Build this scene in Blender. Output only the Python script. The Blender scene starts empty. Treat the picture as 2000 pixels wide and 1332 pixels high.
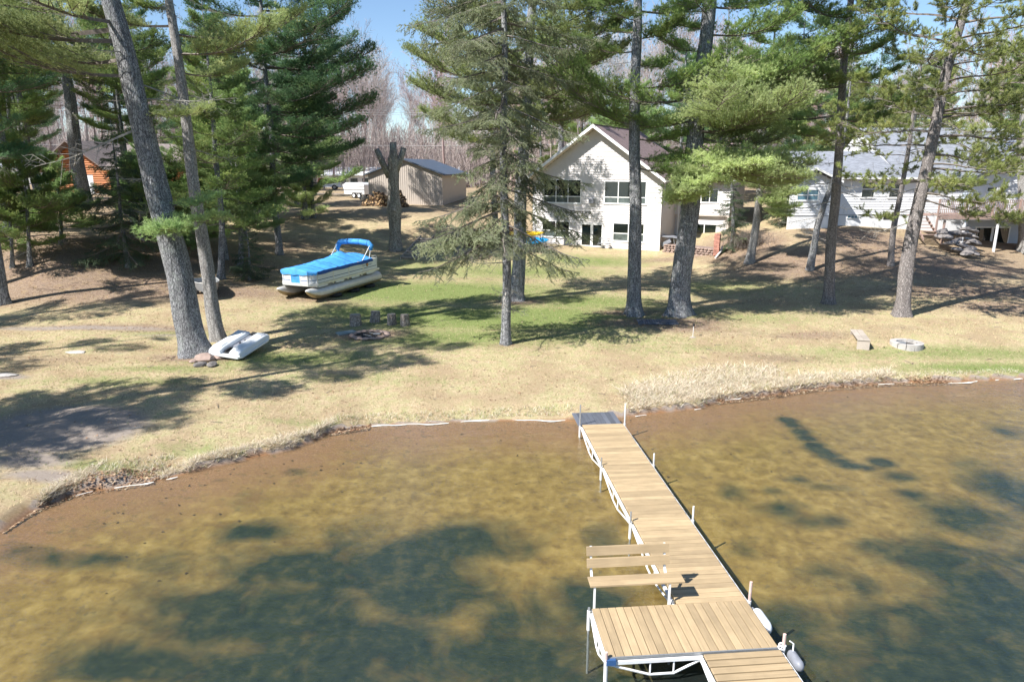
import bpy, math, random
import numpy as np
from mathutils import Vector, Matrix, Quaternion
C = bpy.context.scene.collection
scene = bpy.context.scene
PI = math.pi
R = math.radians

# ------------------------------------------------------------------ camera
F = 1351.0; CAMZ = 7.9; PITCH = R(14.0)
cam_d = bpy.data.cameras.new('camera'); cam = bpy.data.objects.new('camera', cam_d); C.objects.link(cam)
cam.location = (0, 0, CAMZ); cam.rotation_euler = (R(90) - PITCH, 0, 0)
cam_d.sensor_width = 36; cam_d.lens = 36 * F / 2000; cam_d.clip_end = 3000; cam_d.clip_start = 0.1
scene.camera = cam

# ------------------------------------------------------------------ light
SUN_AZ = R(34); SUN_EL = R(47)      # shadows run towards +X, a little away from the lake
world = bpy.data.worlds.new('World'); scene.world = world; world.use_nodes = True
wn = world.node_tree.nodes; wl = world.node_tree.links
bg = wn['Background']; sky = wn.new('ShaderNodeTexSky'); sky.sky_type = 'NISHITA'; sky.sun_disc = False
sky.sun_elevation = SUN_EL; sky.sun_rotation = math.atan2(-math.cos(SUN_AZ), -math.sin(SUN_AZ)) % (2 * PI)
sky.altitude = 300; sky.air_density = 1.0; sky.dust_density = 0.1; sky.ozone_density = 4.0
wl.new(sky.outputs[0], bg.inputs[0]); bg.inputs[1].default_value = 0.088
sun_d = bpy.data.lights.new('sun', 'SUN'); sun_d.energy = 5.0; sun_d.angle = R(0.53); sun_d.color = (1, .965, .91)
sun = bpy.data.objects.new('sun', sun_d); C.objects.link(sun)
LD = Vector((math.cos(SUN_AZ) * math.cos(SUN_EL), math.sin(SUN_AZ) * math.cos(SUN_EL), -math.sin(SUN_EL)))
sun.rotation_euler = LD.to_track_quat('-Z', 'Y').to_euler()
vs = scene.view_settings; vs.view_transform = 'Standard'; vs.look = 'None'; vs.gamma = 1; vs.use_curve_mapping = False
vs.exposure = 0.98
scene.render.engine = 'CYCLES'
scene.cycles.max_bounces = 8; scene.cycles.transparent_max_bounces = 12
scene.cycles.diffuse_bounces = 4; scene.cycles.glossy_bounces = 3; scene.cycles.transmission_bounces = 4
scene.cycles.caustics_reflective = False; scene.cycles.caustics_refractive = False

# ------------------------------------------------------------------ measuring: photo point -> place in the world
CP, SP = math.cos(PITCH), math.sin(PITCH)
def ray(u, v):
    a = (u - 1000) / F; b = (666 - v) / F
    return np.array([a, CP + b * SP, -SP + b * CP])
def at_z(u, v, z):
    d = ray(u, v); t = (z - CAMZ) / d[2]; p = d * t; p[2] = z; return p
def at_Y(u, v, Y):
    d = ray(u, v); p = d * (Y / d[1]); p[2] += CAMZ; return p
def depth(p): return p[1] * CP + (CAMZ - p[2]) * SP
def mpp(p): return depth(p) / F        # metres per photo pixel at p

# ------------------------------------------------------------------ terrain
shore_px = [(0,1038),(60,1000),(140,966),(160,964),(230,950),(300,940),(400,917),(500,892),(560,880),(600,866),(640,846),(720,833),
            (800,829),(900,823),(1000,822),(1125,822),(1205,815),(1230,813),(1290,806),(1370,797),(1400,784),(1470,776),(1530,769),
            (1600,758),(1700,750),(1750,747),(1850,746),(1950,742),(2000,740)]
SH = [at_z(u, v, 0)[:2] for u, v in shore_px]
SH = [np.array([-160., -40.]), np.array([-60., -8.]), np.array([-24., 5.]), np.array([-15., 11.])] + SH + \
     [np.array([30., 27.5]), np.array([60., 31.]), np.array([200., 40.])]
SH = np.array(SH)
def shore_dist(X, Y):
    X = np.atleast_1d(np.asarray(X, float)); Y = np.atleast_1d(np.asarray(Y, float))
    best = np.full(X.shape, 1e9)
    for a, b in zip(SH[:-1], SH[1:]):
        d = b - a; L2 = (d ** 2).sum()
        t = np.clip(((X - a[0]) * d[0] + (Y - a[1]) * d[1]) / L2, 0, 1)
        best = np.minimum(best, np.hypot(X - a[0] - t * d[0], Y - a[1] - t * d[1]))
    ys = np.interp(X, SH[:, 0], SH[:, 1])
    return np.where(Y > ys, best, -best)
ctrl_px = [(390,690,.6),(460,700,.6),(200,700,.7),(0,720,.75),(0,600,1.0),(200,600,1.1),(0,480,3.3),(165,405,4.8),(100,440,4.1),(100,500,2.9),
  (0,560,1.5),(250,530,1.9),(430,545,1.5),(540,500,1.9),(560,450,3.0),(640,440,3.2),(640,400,4.25),(800,400,4.25),(640,365,4.7),(200,380,5.2),
  (772,490,1.6),(720,480,1.9),(640,590,.9),(700,520,1.15),(990,672,.7),(1010,585,.95),(1238,614,.85),(1325,612,.9),(1615,592,1.0),(1760,615,.9),
  (1465,512,1.6),(1585,528,1.5),(1740,520,1.75),(1100,487,1.4),(1288,491,1.4),(1400,503,1.45),(1540,438,3.5),(1700,437,3.5),(1840,438,3.4),
  (1560,485,2.4),(1750,480,2.5),(1900,500,1.75),(1990,490,1.75),(1990,560,1.2),(1480,462,2.8),(800,600,.85),(1000,740,.5),(600,760,.55),
  (1500,680,.6),(1900,660,.7),(850,470,2.0),(850,430,3.5),(930,495,1.5),(930,450,2.8),(1000,470,1.6),(20,850,.5),(300,830,.5)]
ctrl = [at_z(u, v, z) for u, v, z in ctrl_px] + [np.array(p, float) for p in
  [(-60,95,5.4),(-20,100,4.8),(10,95,4.6),(60,95,5.5),(-60,140,5.2),(0,140,5.0),(60,140,6),(6,70,4.0),(18,66,3.9),(35,70,4.0),(-45,20,1.2),(-45,40,2.5),(-60,60,4.6),(45,36,1.3),(55,50,2.4),(60,70,4.2)]]
ctrl = np.array(ctrl)
def tps_fit(P, lam=0.8):
    n = len(P); xy = P[:, :2] / 30.
    r2 = ((xy[:, None] - xy[None]) ** 2).sum(-1)
    K = np.where(r2 > 0, r2 * np.log(r2 + 1e-12), 0) + np.eye(n) * lam * 0.01
    A = np.zeros((n + 3, n + 3)); A[:n, :n] = K; A[:n, n] = 1; A[:n, n+1:] = xy; A[n, :n] = 1; A[n+1:, :n] = xy.T
    return np.linalg.solve(A, np.concatenate([P[:, 2], np.zeros(3)])), xy
TW, TXY = tps_fit(ctrl)
def tps(X, Y):
    x = np.clip(X, -75, 75) / 30.; y = np.clip(Y, 0, 150) / 30.
    o = TW[-3] + TW[-2] * x + TW[-1] * y
    for w, (a, b) in zip(TW[:-3], TXY):
        r2 = (x - a) ** 2 + (y - b) ** 2
        o = o + w * r2 * np.log(r2 + 1e-12)
    return o
def sstep(a, b, x):
    t = np.clip((x - a) / (b - a), 0, 1); return t * t * (3 - 2 * t)
def gz(X, Y):
    X = np.atleast_1d(np.asarray(X, float)); Y = np.atleast_1d(np.asarray(Y, float))
    s = shore_dist(X, Y); land = np.clip(tps(X, Y), .3, 9)
    land = land + .035 * np.sin(X * 1.3 + np.sin(Y * .9) * 1.5) * np.sin(Y * 1.1 + np.cos(X * .7)) * np.clip(s / 4, 0, 1)
    # low sandy beach left of the dock, a small cut bank elsewhere
    beach = sstep(-5.5, -4.6, X) * (1 - sstep(1.6, 2.0, X)) + sstep(-10.2, -9.9, X) * (1 - sstep(-8.9, -8.6, X))
    bank = .22 - .17 * np.clip(beach, 0, 1)
    zb = bank * sstep(-.02, .14, s) + (.3 - bank) * sstep(.1, 1.6, s)
    z = zb + (land - .3) * sstep(.2, 4.5, s)
    bed = -.015 - .066 * np.minimum(-s, 22) - .02 * np.sin(X * 1.7 + Y) * np.clip(-s, 0, 1) - .0008 * s * s
    bed = np.maximum(bed, -1.6)
    z = np.where(s > 0, z, bed)
    far = np.clip((Y - 150) / 250, 0, 1); z = z + np.where(s > 0, far * 5, 0)
    return z
def G1(x, y): return float(gz(x, y)[0])
def at_ground(u, v):
    d = ray(u, v); t = np.linspace(8, 320, 6000) / d[1]
    P = d[None] * t[:, None]; P[:, 2] += CAMZ
    g = gz(P[:, 0], P[:, 1]); i = int(np.argmax(P[:, 2] < g))
    if P[i, 2] >= g[i]: i = len(t) - 1
    p = P[i].copy(); p[2] = g[i]; return p

# ------------------------------------------------------------------ object helpers
def tag(o, label=None, cat=None, group=None, kind=None):
    if label: o['label'] = label
    if cat: o['category'] = cat
    if group: o['group'] = group
    if kind: o['kind'] = kind
    return o
def thing(name, loc, rz, label, cat, group=None):
    o = bpy.data.objects.new(name, None); C.objects.link(o); o.location = loc; o.rotation_euler = (0, 0, rz)
    o.empty_display_size = .2
    return tag(o, label, cat, group)
def mobj(name, me, parent=None, mats=None):
    o = bpy.data.objects.new(name, me); C.objects.link(o)
    if parent is not None: o.parent = parent
    return o
def copy_tree(o, parent=None):
    c = o.copy(); C.objects.link(c)
    if parent is not None: c.parent = parent
    for ch in list(o.children): copy_tree(ch, c)
    return c
class MB:
    def __init__(s): s.v = []; s.f = []; s.m = []; s.mi = 0
    def add(s, vs, fs):
        b = len(s.v); s.v += [tuple(p) for p in vs]; s.f += [tuple(b + i for i in f) for f in fs]; s.m += [s.mi] * len(fs); return s
    def box(s, x0, x1, y0, y1, z0, z1, M=None):
        p = [Vector(q) for q in ((x0,y0,z0),(x1,y0,z0),(x1,y1,z0),(x0,y1,z0),(x0,y0,z1),(x1,y0,z1),(x1,y1,z1),(x0,y1,z1))]
        if M: p = [M @ q for q in p]
        return s.add(p, [(0,3,2,1),(4,5,6,7),(0,1,5,4),(1,2,6,5),(2,3,7,6),(3,0,4,7)])
    def bbox(s, x0, x1, y0, y1, z0, z1, b=.01, M=None):     # box with chamfered upper edges
        p = [Vector(q) for q in ((x0,y0,z0),(x1,y0,z0),(x1,y1,z0),(x0,y1,z0),(x0,y0,z1-b),(x1,y0,z1-b),(x1,y1,z1-b),(x0,y1,z1-b),
             (x0+b,y0+b,z1),(x1-b,y0+b,z1),(x1-b,y1-b,z1),(x0+b,y1-b,z1))]
        if M: p = [M @ q for q in p]
        return s.add(p, [(0,3,2,1),(0,1,5,4),(1,2,6,5),(2,3,7,6),(3,0,4,7),(4,5,9,8),(5,6,10,9),(6,7,11,10),(7,4,8,11),(8,9,10,11)])
    def tube(s, pts, r, n=8, cap=True):
        pts = [Vector(p) for p in pts]; rs = r if isinstance(r, (list, tuple)) else [r] * len(pts)
        vs = []; up = None
        for i, p in enumerate(pts):
            d = (pts[min(i+1, len(pts)-1)] - pts[max(i-1, 0)]).normalized()
            if up is None: up = d.orthogonal().normalized()
            up = (up - d * up.dot(d)).normalized(); w = d.cross(up)
            for k in range(n):
                a = 2 * PI * k / n; vs.append(p + (up * math.cos(a) + w * math.sin(a)) * rs[i])
        fs = [(i*n+k, i*n+(k+1)%n, (i+1)*n+(k+1)%n, (i+1)*n+k) for i in range(len(pts)-1) for k in range(n)]
        if cap: fs += [tuple(range(n))[::-1], tuple((len(pts)-1)*n+k for k in range(n))]
        return s.add(vs, fs)
    def prism(s, poly, y0, y1, axis='y', M=None):           # poly in (x,z), extruded along y
        n = len(poly)
        mk = {'y': lambda a, b, t: (a, t, b), 'x': lambda a, b, t: (t, a, b), 'z': lambda a, b, t: (a, b, t)}[axis]
        vs = [Vector(mk(a, b, y0)) for a, b in poly] + [Vector(mk(a, b, y1)) for a, b in poly]
        if M: vs = [M @ q for q in vs]
        fs = [tuple(range(n)), tuple(range(2*n-1, n-1, -1))] + [(i, i+n, (i+1)%n+n, (i+1)%n) for i in range(n)]
        return s.add(vs, fs)
    def lathe(s, prof, n=16, c=(0,0,0)):
        vs = [(c[0]+r*math.cos(2*PI*k/n), c[1]+r*math.sin(2*PI*k/n), c[2]+z) for r, z in prof for k in range(n)]
        fs = [(i*n+k, i*n+(k+1)%n, (i+1)*n+(k+1)%n, (i+1)*n+k) for i in range(len(prof)-1) for k in range(n)]
        fs += [tuple(range(n))[::-1], tuple((len(prof)-1)*n+k for k in range(n))]
        return s.add(vs, fs)
    def mesh(s, name, mats, smooth=False):
        me = bpy.data.meshes.new(name); me.from_pydata(s.v, [], s.f)
        for m in (mats if isinstance(mats, (list, tuple)) else [mats]): me.materials.append(m)
        if any(s.m): me.polygons.foreach_set('material_index', s.m)
        if smooth: me.polygons.foreach_set('use_smooth', [True] * len(s.f))
        me.update(); return me
    def build(s, name, mats, parent=None, smooth=False): return mobj(name, s.mesh(name, mats, smooth), parent)
def fix_normals(o):
    import bmesh
    bm = bmesh.new(); bm.from_mesh(o.data); bmesh.ops.recalc_face_normals(bm, faces=bm.faces); bm.to_mesh(o.data); bm.free(); return o
def tris_mesh(name, V, mats, mi=None, col=None):     # V: (N,3,3) triangles
    n = len(V); me = bpy.data.meshes.new(name)
    me.vertices.add(n * 3); me.vertices.foreach_set('co', V.reshape(-1).astype(np.float32))
    me.loops.add(n * 3); me.loops.foreach_set('vertex_index', np.arange(n * 3, dtype=np.int32))
    me.polygons.add(n); me.polygons.foreach_set('loop_start', np.arange(0, n * 3, 3, dtype=np.int32))
    me.polygons.foreach_set('loop_total', np.full(n, 3, dtype=np.int32))
    for m in mats: me.materials.append(m)
    if mi is not None: me.polygons.foreach_set('material_index', mi.astype(np.int32))
    me.update()
    if col is not None:
        a = me.color_attributes.new('tint', 'FLOAT_COLOR', 'POINT')
        c4 = np.ones((n * 3, 4), np.float32); c4[:, :3] = np.repeat(col, 3, axis=0); a.data.foreach_set('color', c4.reshape(-1))
    me.validate(); return me
def rock_mesh(name, sx, sy, sz, seed, mat, sub=2):
    import bmesh
    bm = bmesh.new(); bmesh.ops.create_icosphere(bm, subdivisions=sub, radius=1)
    rg = random.Random(seed); ax = [Vector((rg.gauss(0,1), rg.gauss(0,1), rg.gauss(0,1))).normalized() for _ in range(7)]
    cut = [rg.uniform(.6, .9) for _ in ax]
    for v in bm.verts:
        for a, c in zip(ax, cut):
            d = v.co.dot(a)
            if d > c: v.co -= a * (d - c) * .85
        v.co += Vector((rg.gauss(0,.02), rg.gauss(0,.02), rg.gauss(0,.02)))
        v.co = Vector((v.co.x * sx, v.co.y * sy, v.co.z * sz))
    me = bpy.data.meshes.new(name); bm.to_mesh(me); bm.free(); me.materials.append(mat); return me

# ------------------------------------------------------------------ materials
class NT:
    def __init__(s, name):
        s.m = bpy.data.materials.new(name); s.m.use_nodes = True; s.t = s.m.node_tree; s.n = s.t.nodes; s.p = s.n['Principled BSDF']; s.out = s.n['Material Output']
    def new(s, typ, **k):
        n = s.n.new('ShaderNode' + typ)
        for a, b in k.items():
            if a.startswith('i_'):
                key = a[2:]; n.inputs[int(key) if key.isdigit() else key.replace('_', ' ')].default_value = b
            else: setattr(n, a, b)
        return n
    def link(s, a, b): s.t.links.new(a, b)
    def coord(s, scale=(1,1,1), kind='Object'):
        c = s.new('TexCoord'); mp = s.new('Mapping'); s.link(c.outputs[kind], mp.inputs[0]); mp.inputs['Scale'].default_value = scale; return mp.outputs[0]
    def pos(s, scale=(1,1,1)):
        c = s.new('NewGeometry'); mp = s.new('Mapping'); s.link(c.outputs['Position'], mp.inputs[0]); mp.inputs['Scale'].default_value = scale; return mp.outputs[0]
    def noise(s, vec, scale, detail=4, rough=.6, dist=0):
        n = s.new('TexNoise'); n.inputs['Scale'].default_value = scale; n.inputs['Detail'].default_value = detail; n.inputs['Roughness'].default_value = rough; n.inputs['Distortion'].default_value = dist
        s.link(vec, n.inputs['Vector']); return n.outputs['Fac']
    def ramp(s, fac, stops):
        r = s.new('ValToRGB'); e = r.color_ramp.elements
        while len(e) < len(stops): e.new(.5)
        for k, (p, c) in enumerate(stops):
            e[k].position = p; e[k].color = (c, c, c, 1) if isinstance(c, (int, float)) else (*c, 1)
        s.link(fac, r.inputs[0]); return r.outputs[0]
    def mix(s, fac, a, b, mode='MIX'):
        m = s.new('MixRGB'); m.blend_type = mode
        for i, x in enumerate((fac, a, b)):
            if hasattr(x, 'is_linked') or hasattr(x, 'links'): s.link(x, m.inputs[i])
            elif isinstance(x, (int, float)): m.inputs[i].default_value = x if i == 0 else (x, x, x, 1)
            else: m.inputs[i].default_value = (*x, 1)
        return m.outputs[0]
    def math(s, op, a, b=None, clamp=False):
        m = s.new('Math'); m.operation = op; m.use_clamp = clamp
        for i, x in enumerate((a, b)):
            if x is None: continue
            if isinstance(x, (int, float)): m.inputs[i].default_value = x
            else: s.link(x, m.inputs[i])
        return m.outputs[0]
    def bump(s, h, strength, dist=.01, nrm=None):
        b = s.new('Bump'); b.inputs['Strength'].default_value = strength; b.inputs['Distance'].default_value = dist; s.link(h, b.inputs['Height'])
        if nrm is not None: s.link(nrm, b.inputs['Normal'])
        s.link(b.outputs[0], s.p.inputs['Normal']); return b.outputs[0]
    def base(s, c): s.link(c, s.p.inputs['Base Color'])
def simple(name, col, rough=.7, var=.18, scale=6, bump=.15, bscale=40, metal=0, spec=None, aniso=(1,1,1), objvar=0.0):
    t = NT(name); v = t.coord(aniso)
    n = t.noise(v, scale, 5); n2 = t.noise(v, bscale, 3)
    lo = tuple(c * (1 - var) for c in col); hi = tuple(min(1, c * (1 + var)) for c in col)
    c = t.ramp(n, [(.3, lo), (.7, hi)])
    if objvar:
        oi = t.new('ObjectInfo'); mr = t.new('MapRange'); t.link(oi.outputs['Random'], mr.inputs[0]); mr.inputs[3].default_value = 1 - objvar; mr.inputs[4].default_value = 1 + objvar
        c = t.mix(1, c, mr.outputs[0], 'MULTIPLY')
    t.base(c); t.p.inputs['Roughness'].default_value = rough; t.p.inputs['Metallic'].default_value = metal
    if bump: t.bump(n2, bump, .01)
    if spec is not None: t.p.inputs['Specular IOR Level'].default_value = spec
    return t.m
def wood(name, col, axis='x', rough=.75, var=.22, objvar=.12):
    t = NT(name); sc = {'x': (.6, 14, 14), 'y': (14, .6, 14), 'z': (14, 14, .6)}[axis]
    c = t.new('TexCoord'); oi = t.new('ObjectInfo'); ad = t.new('VectorMath'); ad.operation = 'ADD'
    sclr = t.new('VectorMath'); sclr.operation = 'SCALE'; comb = t.new('CombineXYZ')
    for k in range(3): t.link(oi.outputs['Random'], comb.inputs[k])
    t.link(comb.outputs[0], sclr.inputs[0]); sclr.inputs['Scale'].default_value = 37.
    t.link(c.outputs['Object'], ad.inputs[0]); t.link(sclr.outputs[0], ad.inputs[1])
    mp = t.new('Mapping'); mp.inputs['Scale'].default_value = sc; t.link(ad.outputs[0], mp.inputs[0])
    g = t.noise(mp.outputs[0], 2.2, 6, .65, .6); blot = t.noise(ad.outputs[0], 1.7, 3)
    lo = tuple(x * (1 - var) for x in col); hi = tuple(min(1, x * (1 + var * .7)) for x in col)
    cc = t.ramp(g, [(.25, lo), (.75, hi)])
    cc = t.mix(t.ramp(blot, [(.42, 0.0), (.7, .55)]), cc, tuple(x * .62 for x in col))
    mr = t.new('MapRange'); t.link(oi.outputs['Random'], mr.inputs[0]); mr.inputs[3].default_value = 1 - objvar; mr.inputs[4].default_value = 1 + objvar
    cc = t.mix(1, cc, mr.outputs[0], 'MULTIPLY'); t.base(cc)
    t.p.inputs['Roughness'].default_value = rough; t.bump(g, .25, .004); return t.m
def needle_mat(name, col, col2, trans=.25):
    t = NT(name); oi = t.new('ObjectInfo'); v = t.pos((1,1,1))
    n = t.noise(v, 1.1, 4); n2 = t.noise(v, 23, 1)
    c = t.ramp(n, [(.32, tuple(x * .72 for x in col)), (.5, col), (.7, col2)])
    c = t.mix(t.ramp(n2, [(.35, .0), (.75, .55)]), c, tuple(x * .5 for x in col))
    mr = t.new('MapRange'); t.link(oi.outputs['Random'], mr.inputs[0]); mr.inputs[3].default_value = .75; mr.inputs[4].default_value = 1.25
    c = t.mix(1, c, mr.outputs[0], 'MULTIPLY')
    t.base(c); t.p.inputs['Roughness'].default_value = .6; t.p.inputs['Specular IOR Level'].default_value = .5
    tr = t.new('BsdfTranslucent'); t.link(c, tr.inputs[0]); mx = t.new('MixShader'); mx.inputs[0].default_value = trans
    t.link(t.p.outputs[0], mx.inputs[1]); t.link(tr.outputs[0], mx.inputs[2]); t.link(mx.outputs[0], t.out.inputs[0]); return t.m
def bark_mat(name, dark, light, lichen, lich=.5, sc=1.0):
    t = NT(name); v = t.coord((1, 1, .22)); v1 = t.coord((1, 1, 1))
    wob = t.noise(v, 5 * sc, 3); vo = t.new('TexVoronoi'); vo.feature = 'DISTANCE_TO_EDGE'; vo.inputs['Scale'].default_value = 27 * sc
    ad = t.new('VectorMath'); ad.operation = 'ADD'; sv = t.new('VectorMath'); sv.operation = 'SCALE'; sv.inputs['Scale'].default_value = .16
    cm = t.new('CombineXYZ'); [t.link(wob, cm.inputs[k]) for k in range(3)]
    t.link(cm.outputs[0], sv.inputs[0]); t.link(v, ad.inputs[0]); t.link(sv.outputs[0], ad.inputs[1]); t.link(ad.outputs[0], vo.inputs['Vector'])
    plate = t.ramp(vo.outputs['Distance'], [(0.0, 0.15), (.16, 1.0)])
    n = t.noise(v, 9 * sc, 6, .7)
    c = t.ramp(n, [(.25, tuple(x * .75 for x in light)), (.75, tuple(min(1, x * 1.25) for x in light))])
    c = t.mix(plate, dark, c)
    vb = t.coord((1, 1, .09)); nb = t.noise(vb, 17 * sc, 4, .7, .3); plate = t.math('MULTIPLY', plate, t.ramp(nb, [(.38, .25), (.52, 1.0)])); c = t.mix(plate, dark, c)
    l = t.noise(v1, 3.2, 5, .7); l2 = t.noise(v1, 26, 3)
    lm = t.math('MULTIPLY', t.ramp(l, [(.5, 0.0), (.68, 1.0)]), t.ramp(l2, [(.45, 0.0), (.6, 1.0)]))
    c = t.mix(t.math('MULTIPLY', lm, lich), c, lichen)
    t.base(c); t.p.inputs['Roughness'].default_value = .95; t.p.inputs['Specular IOR Level'].default_value = .15
    h = t.math('ADD', t.math('MULTIPLY', plate, .7), t.math('MULTIPLY', n, .6)); t.bump(h, .9, .03); return t.m

M_bark = bark_mat('pine_bark', (.075,.075,.08), (.40,.40,.41), (.38,.43,.38), .8)
M_bark_pale = bark_mat('pale_bark', (.18,.17,.165), (.50,.48,.46), (.42,.44,.40), .5)
M_bark_red = bark_mat('red_pine_bark', (.13,.115,.11), (.38,.34,.325), (.32,.32,.29), .4)
M_bark_snag = bark_mat('snag_bark', (.17,.15,.135), (.52,.48,.42), (.34,.42,.35), .9, .7)
M_limb = simple('limb_bark', (.17,.145,.125), .95, .35, 8, .3, 50)
M_limb_dead = simple('dead_limb_bark', (.30,.28,.25), .95, .3, 8, .3, 50)
M_wp = needle_mat('white_pine_needles', (.25,.36,.11), (.48,.52,.17), 0.42)
M_wp_dark = needle_mat('dark_pine_needles', (.13,.25,.11), (.28,.38,.14), 0.4)
M_wp_pale = needle_mat('pale_pine_needles', (.56,.66,.29), (.72,.77,.40), 0.45)
M_wp_fresh = needle_mat('sapling_needles', (.37,.52,.21), (.55,.64,.26), 0.42)
M_wp_olive = needle_mat('olive_pine_needles', (.36,.43,.17), (.55,.56,.26), 0.45)
M_rp = needle_mat('red_pine_needles', (.35,.41,.13), (.56,.55,.21), 0.4)
M_sp = needle_mat('spruce_needles', (.30,.35,.19), (.48,.50,.28), 0.35)
M_sp_dark = needle_mat('dark_spruce_needles', (.10,.18,.08), (.20,.27,.11), 0.35)
M_twig = simple('maple_twigs', (.38,.32,.30), .9, .25, 3, 0, 10)
M_twig_red = simple('red_maple_twigs', (.43,.30,.28), .9, .25, 3, 0, 10)
M_twig_grey = simple('grey_twigs', (.42,.39,.365), .9, .25, 3, 0, 10)
M_dock = wood('dock_boards', (.42,.31,.18), 'x', objvar=.17)
M_dock_l = wood('dock_boards_lengthwise', (.42,.31,.18), 'y', objvar=.17)
M_white = simple('white_metal', (.74,.74,.73), .4, .06, 5, .03)
M_galv = simple('galvanised_metal', (.42,.43,.44), .4, .12, 20, .05, metal=.6)
M_capwood = simple('pinkish_post', (.58,.42,.37), .7, .15, 12)
M_mat = wood('dark_ramp_boards', (.105,.115,.14), 'y', objvar=.2)
M_rubber = simple('black_rubber', (.02,.02,.022), .8, .2)
M_siding = simple('house_siding', (.64,.605,.59), .6, .04, 3, .04)
M_siding_beige = simple('beige_side_siding', (.60,.53,.47), .6, .04, 3, .04)
M_siding_w = simple('white_siding', (.74,.745,.76), .6, .04, 3, .04)
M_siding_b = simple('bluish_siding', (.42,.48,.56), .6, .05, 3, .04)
M_trim = simple('white_trim', (.80,.80,.79), .45, .03, 5, 0)
M_glass = NT('window_glass').m
_p = M_glass.node_tree.nodes['Principled BSDF']; _p.inputs['Base Color'].default_value = (.012,.016,.014,1); _p.inputs['Roughness'].default_value = .03; _p.inputs['Specular IOR Level'].default_value = .8
M_glass_b = simple('blind_glass', (.10,.20,.26), .1, .2, 3, 0)
M_glass_i = simple('lower_glass', (.09,.11,.105), .05, .4, 2, 0)
def shingle(name, col, bs=.42):
    t = NT(name); v = t.coord(); br = t.new('TexBrick'); br.inputs['Scale'].default_value = 1; br.inputs['Brick Width'].default_value = .3; br.inputs['Row Height'].default_value = .14
    br.inputs['Mortar Size'].default_value = .006
    br.inputs['Color1'].default_value = (*[c * .8 for c in col], 1); br.inputs['Color2'].default_value = (*[c * 1.2 for c in col], 1); br.inputs['Mortar'].default_value = (*[c * .55 for c in col], 1)
    t.link(v, br.inputs['Vector']); n = t.noise(v, .8, 4); n2 = t.noise(v, 60, 2)
    c = t.mix(t.ramp(n, [(.3, .0), (.8, .35)]), br.outputs['Color'], tuple(x * .7 for x in col)); t.base(c); t.p.inputs['Roughness'].default_value = .9
    t.bump(n2, .3, .01); return t.m
M_roof_p = shingle('plum_shingles', (.215,.155,.148))
M_roof_g = shingle('grey_shingles', (.23,.245,.28))
M_roof_m = simple('dark_metal_roof', (.09,.11,.14), .45, .12, 2, .02, metal=.2)
M_roof_br = shingle('brown_shingles', (.20,.165,.155))
M_shed = simple('tan_metal_wall', (.50,.44,.385), .5, .05, 2, 0)
M_log = wood('orange_logs', (.50,.19,.07), 'x', .6, .3)
M_blue = simple('blue_canvas', (.05,.27,.62), .75, .22, 3, .25, 60)
M_blue_d = simple('navy_canvas', (.02,.085,.30), .8, .2, 6, .2, 60)
M_alu = simple('brushed_aluminium', (.62,.62,.60), .42, .10, 4, .05, metal=.35)
M_alu_d = simple('stained_aluminium', (.36,.29,.17), .5, .2, 5, .05, metal=.3)
M_panel = simple('boat_panel', (.62,.65,.70), .35, .05, 3, 0)
M_stripe = simple('boat_stripe', (.04,.10,.24), .4, .1)
M_stone = simple('grey_stone', (.20,.18,.17), .9, .25, 5, .5, 22, objvar=.2)
M_stone_pale = simple('pale_stone', (.40,.375,.35), .9, .18, 5, .5, 22, objvar=.12)
M_stone_pink = simple('pink_stone', (.30,.22,.185), .9, .22, 5, .5, 22, objvar=.2)
M_char = simple('charred_ash', (.018,.017,.017), .95, .4, 12, .6)
M_stump = bark_mat('stump_bark', (.16,.13,.11), (.52,.45,.39), (.3,.3,.26), .3, .8)
M_cut = simple('cut_wood', (.36,.30,.24), .85, .25, 7, .3)
M_boards = wood('weathered_boards', (.44,.38,.32), 'x')
M_deckw = wood('brown_deck_wood', (.36,.25,.21), 'z', objvar=.1)
M_white_pl = simple('white_plastic', (.70,.72,.74), .35, .04, 4, .02)
M_grey_pl = simple('grey_plastic', (.22,.23,.26), .5, .2, 6, .1)
M_yellow = simple('yellow_plastic', (.80,.50,.02), .35, .08)
M_orange = simple('orange_plastic', (.70,.24,.02), .35, .08)
M_kblue = simple('kayak_blue', (.01,.28,.62), .35, .08)
M_red = simple('red_paint', (.45,.05,.05), .35, .08)
M_paint = simple('white_paint', (.72,.73,.75), .3, .04, 3, 0)
M_dark = simple('dark_void', (.02,.02,.022), .9, .2)
M_brick = simple('red_brick', (.36,.17,.13), .9, .25, 8, .4, objvar=.25)
M_wire = simple('cable', (.55,.55,.55), .6, .05, 5, 0)
M_pole = simple('pole_wood', (.30,.26,.22), .9, .2, 5, .3)
# ------------------------------------------------------------------ ground sheet
def grow(a, b, step, far, g=1.12):
    c = list(np.arange(a, b + 1e-6, step)); s = step; x = b
    while x < far: s *= g; x += s; c.append(x)
    return c
ys = sorted(set([-80, -60, -45, -30, -18, -10, -4, 0, 2, 4, 5, 6, 6.5] + [round(v, 3) for v in grow(7, 30, .13, 31, 1.0001)] + [round(v, 3) for v in grow(31, 62, .3, 420)]))
xr = grow(0, 30, .19, 320)
xs = sorted([-x for x in xr[1:]] + xr)
XX, YY = np.meshgrid(np.array(xs), np.array(ys)); nx, ny = len(xs), len(ys)
ZZ = gz(XX.ravel(), YY.ravel()).reshape(XX.shape)
V = np.stack([XX, YY, ZZ], -1).reshape(-1, 3)
idx = np.arange(nx * ny).reshape(ny, nx)
Fq = np.stack([idx[:-1, :-1], idx[:-1, 1:], idx[1:, 1:], idx[1:, :-1]], -1).reshape(-1, 4)
me = bpy.data.meshes.new('ground'); nf = len(Fq)
me.vertices.add(len(V)); me.vertices.foreach_set('co', V.reshape(-1).astype(np.float32))
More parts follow.
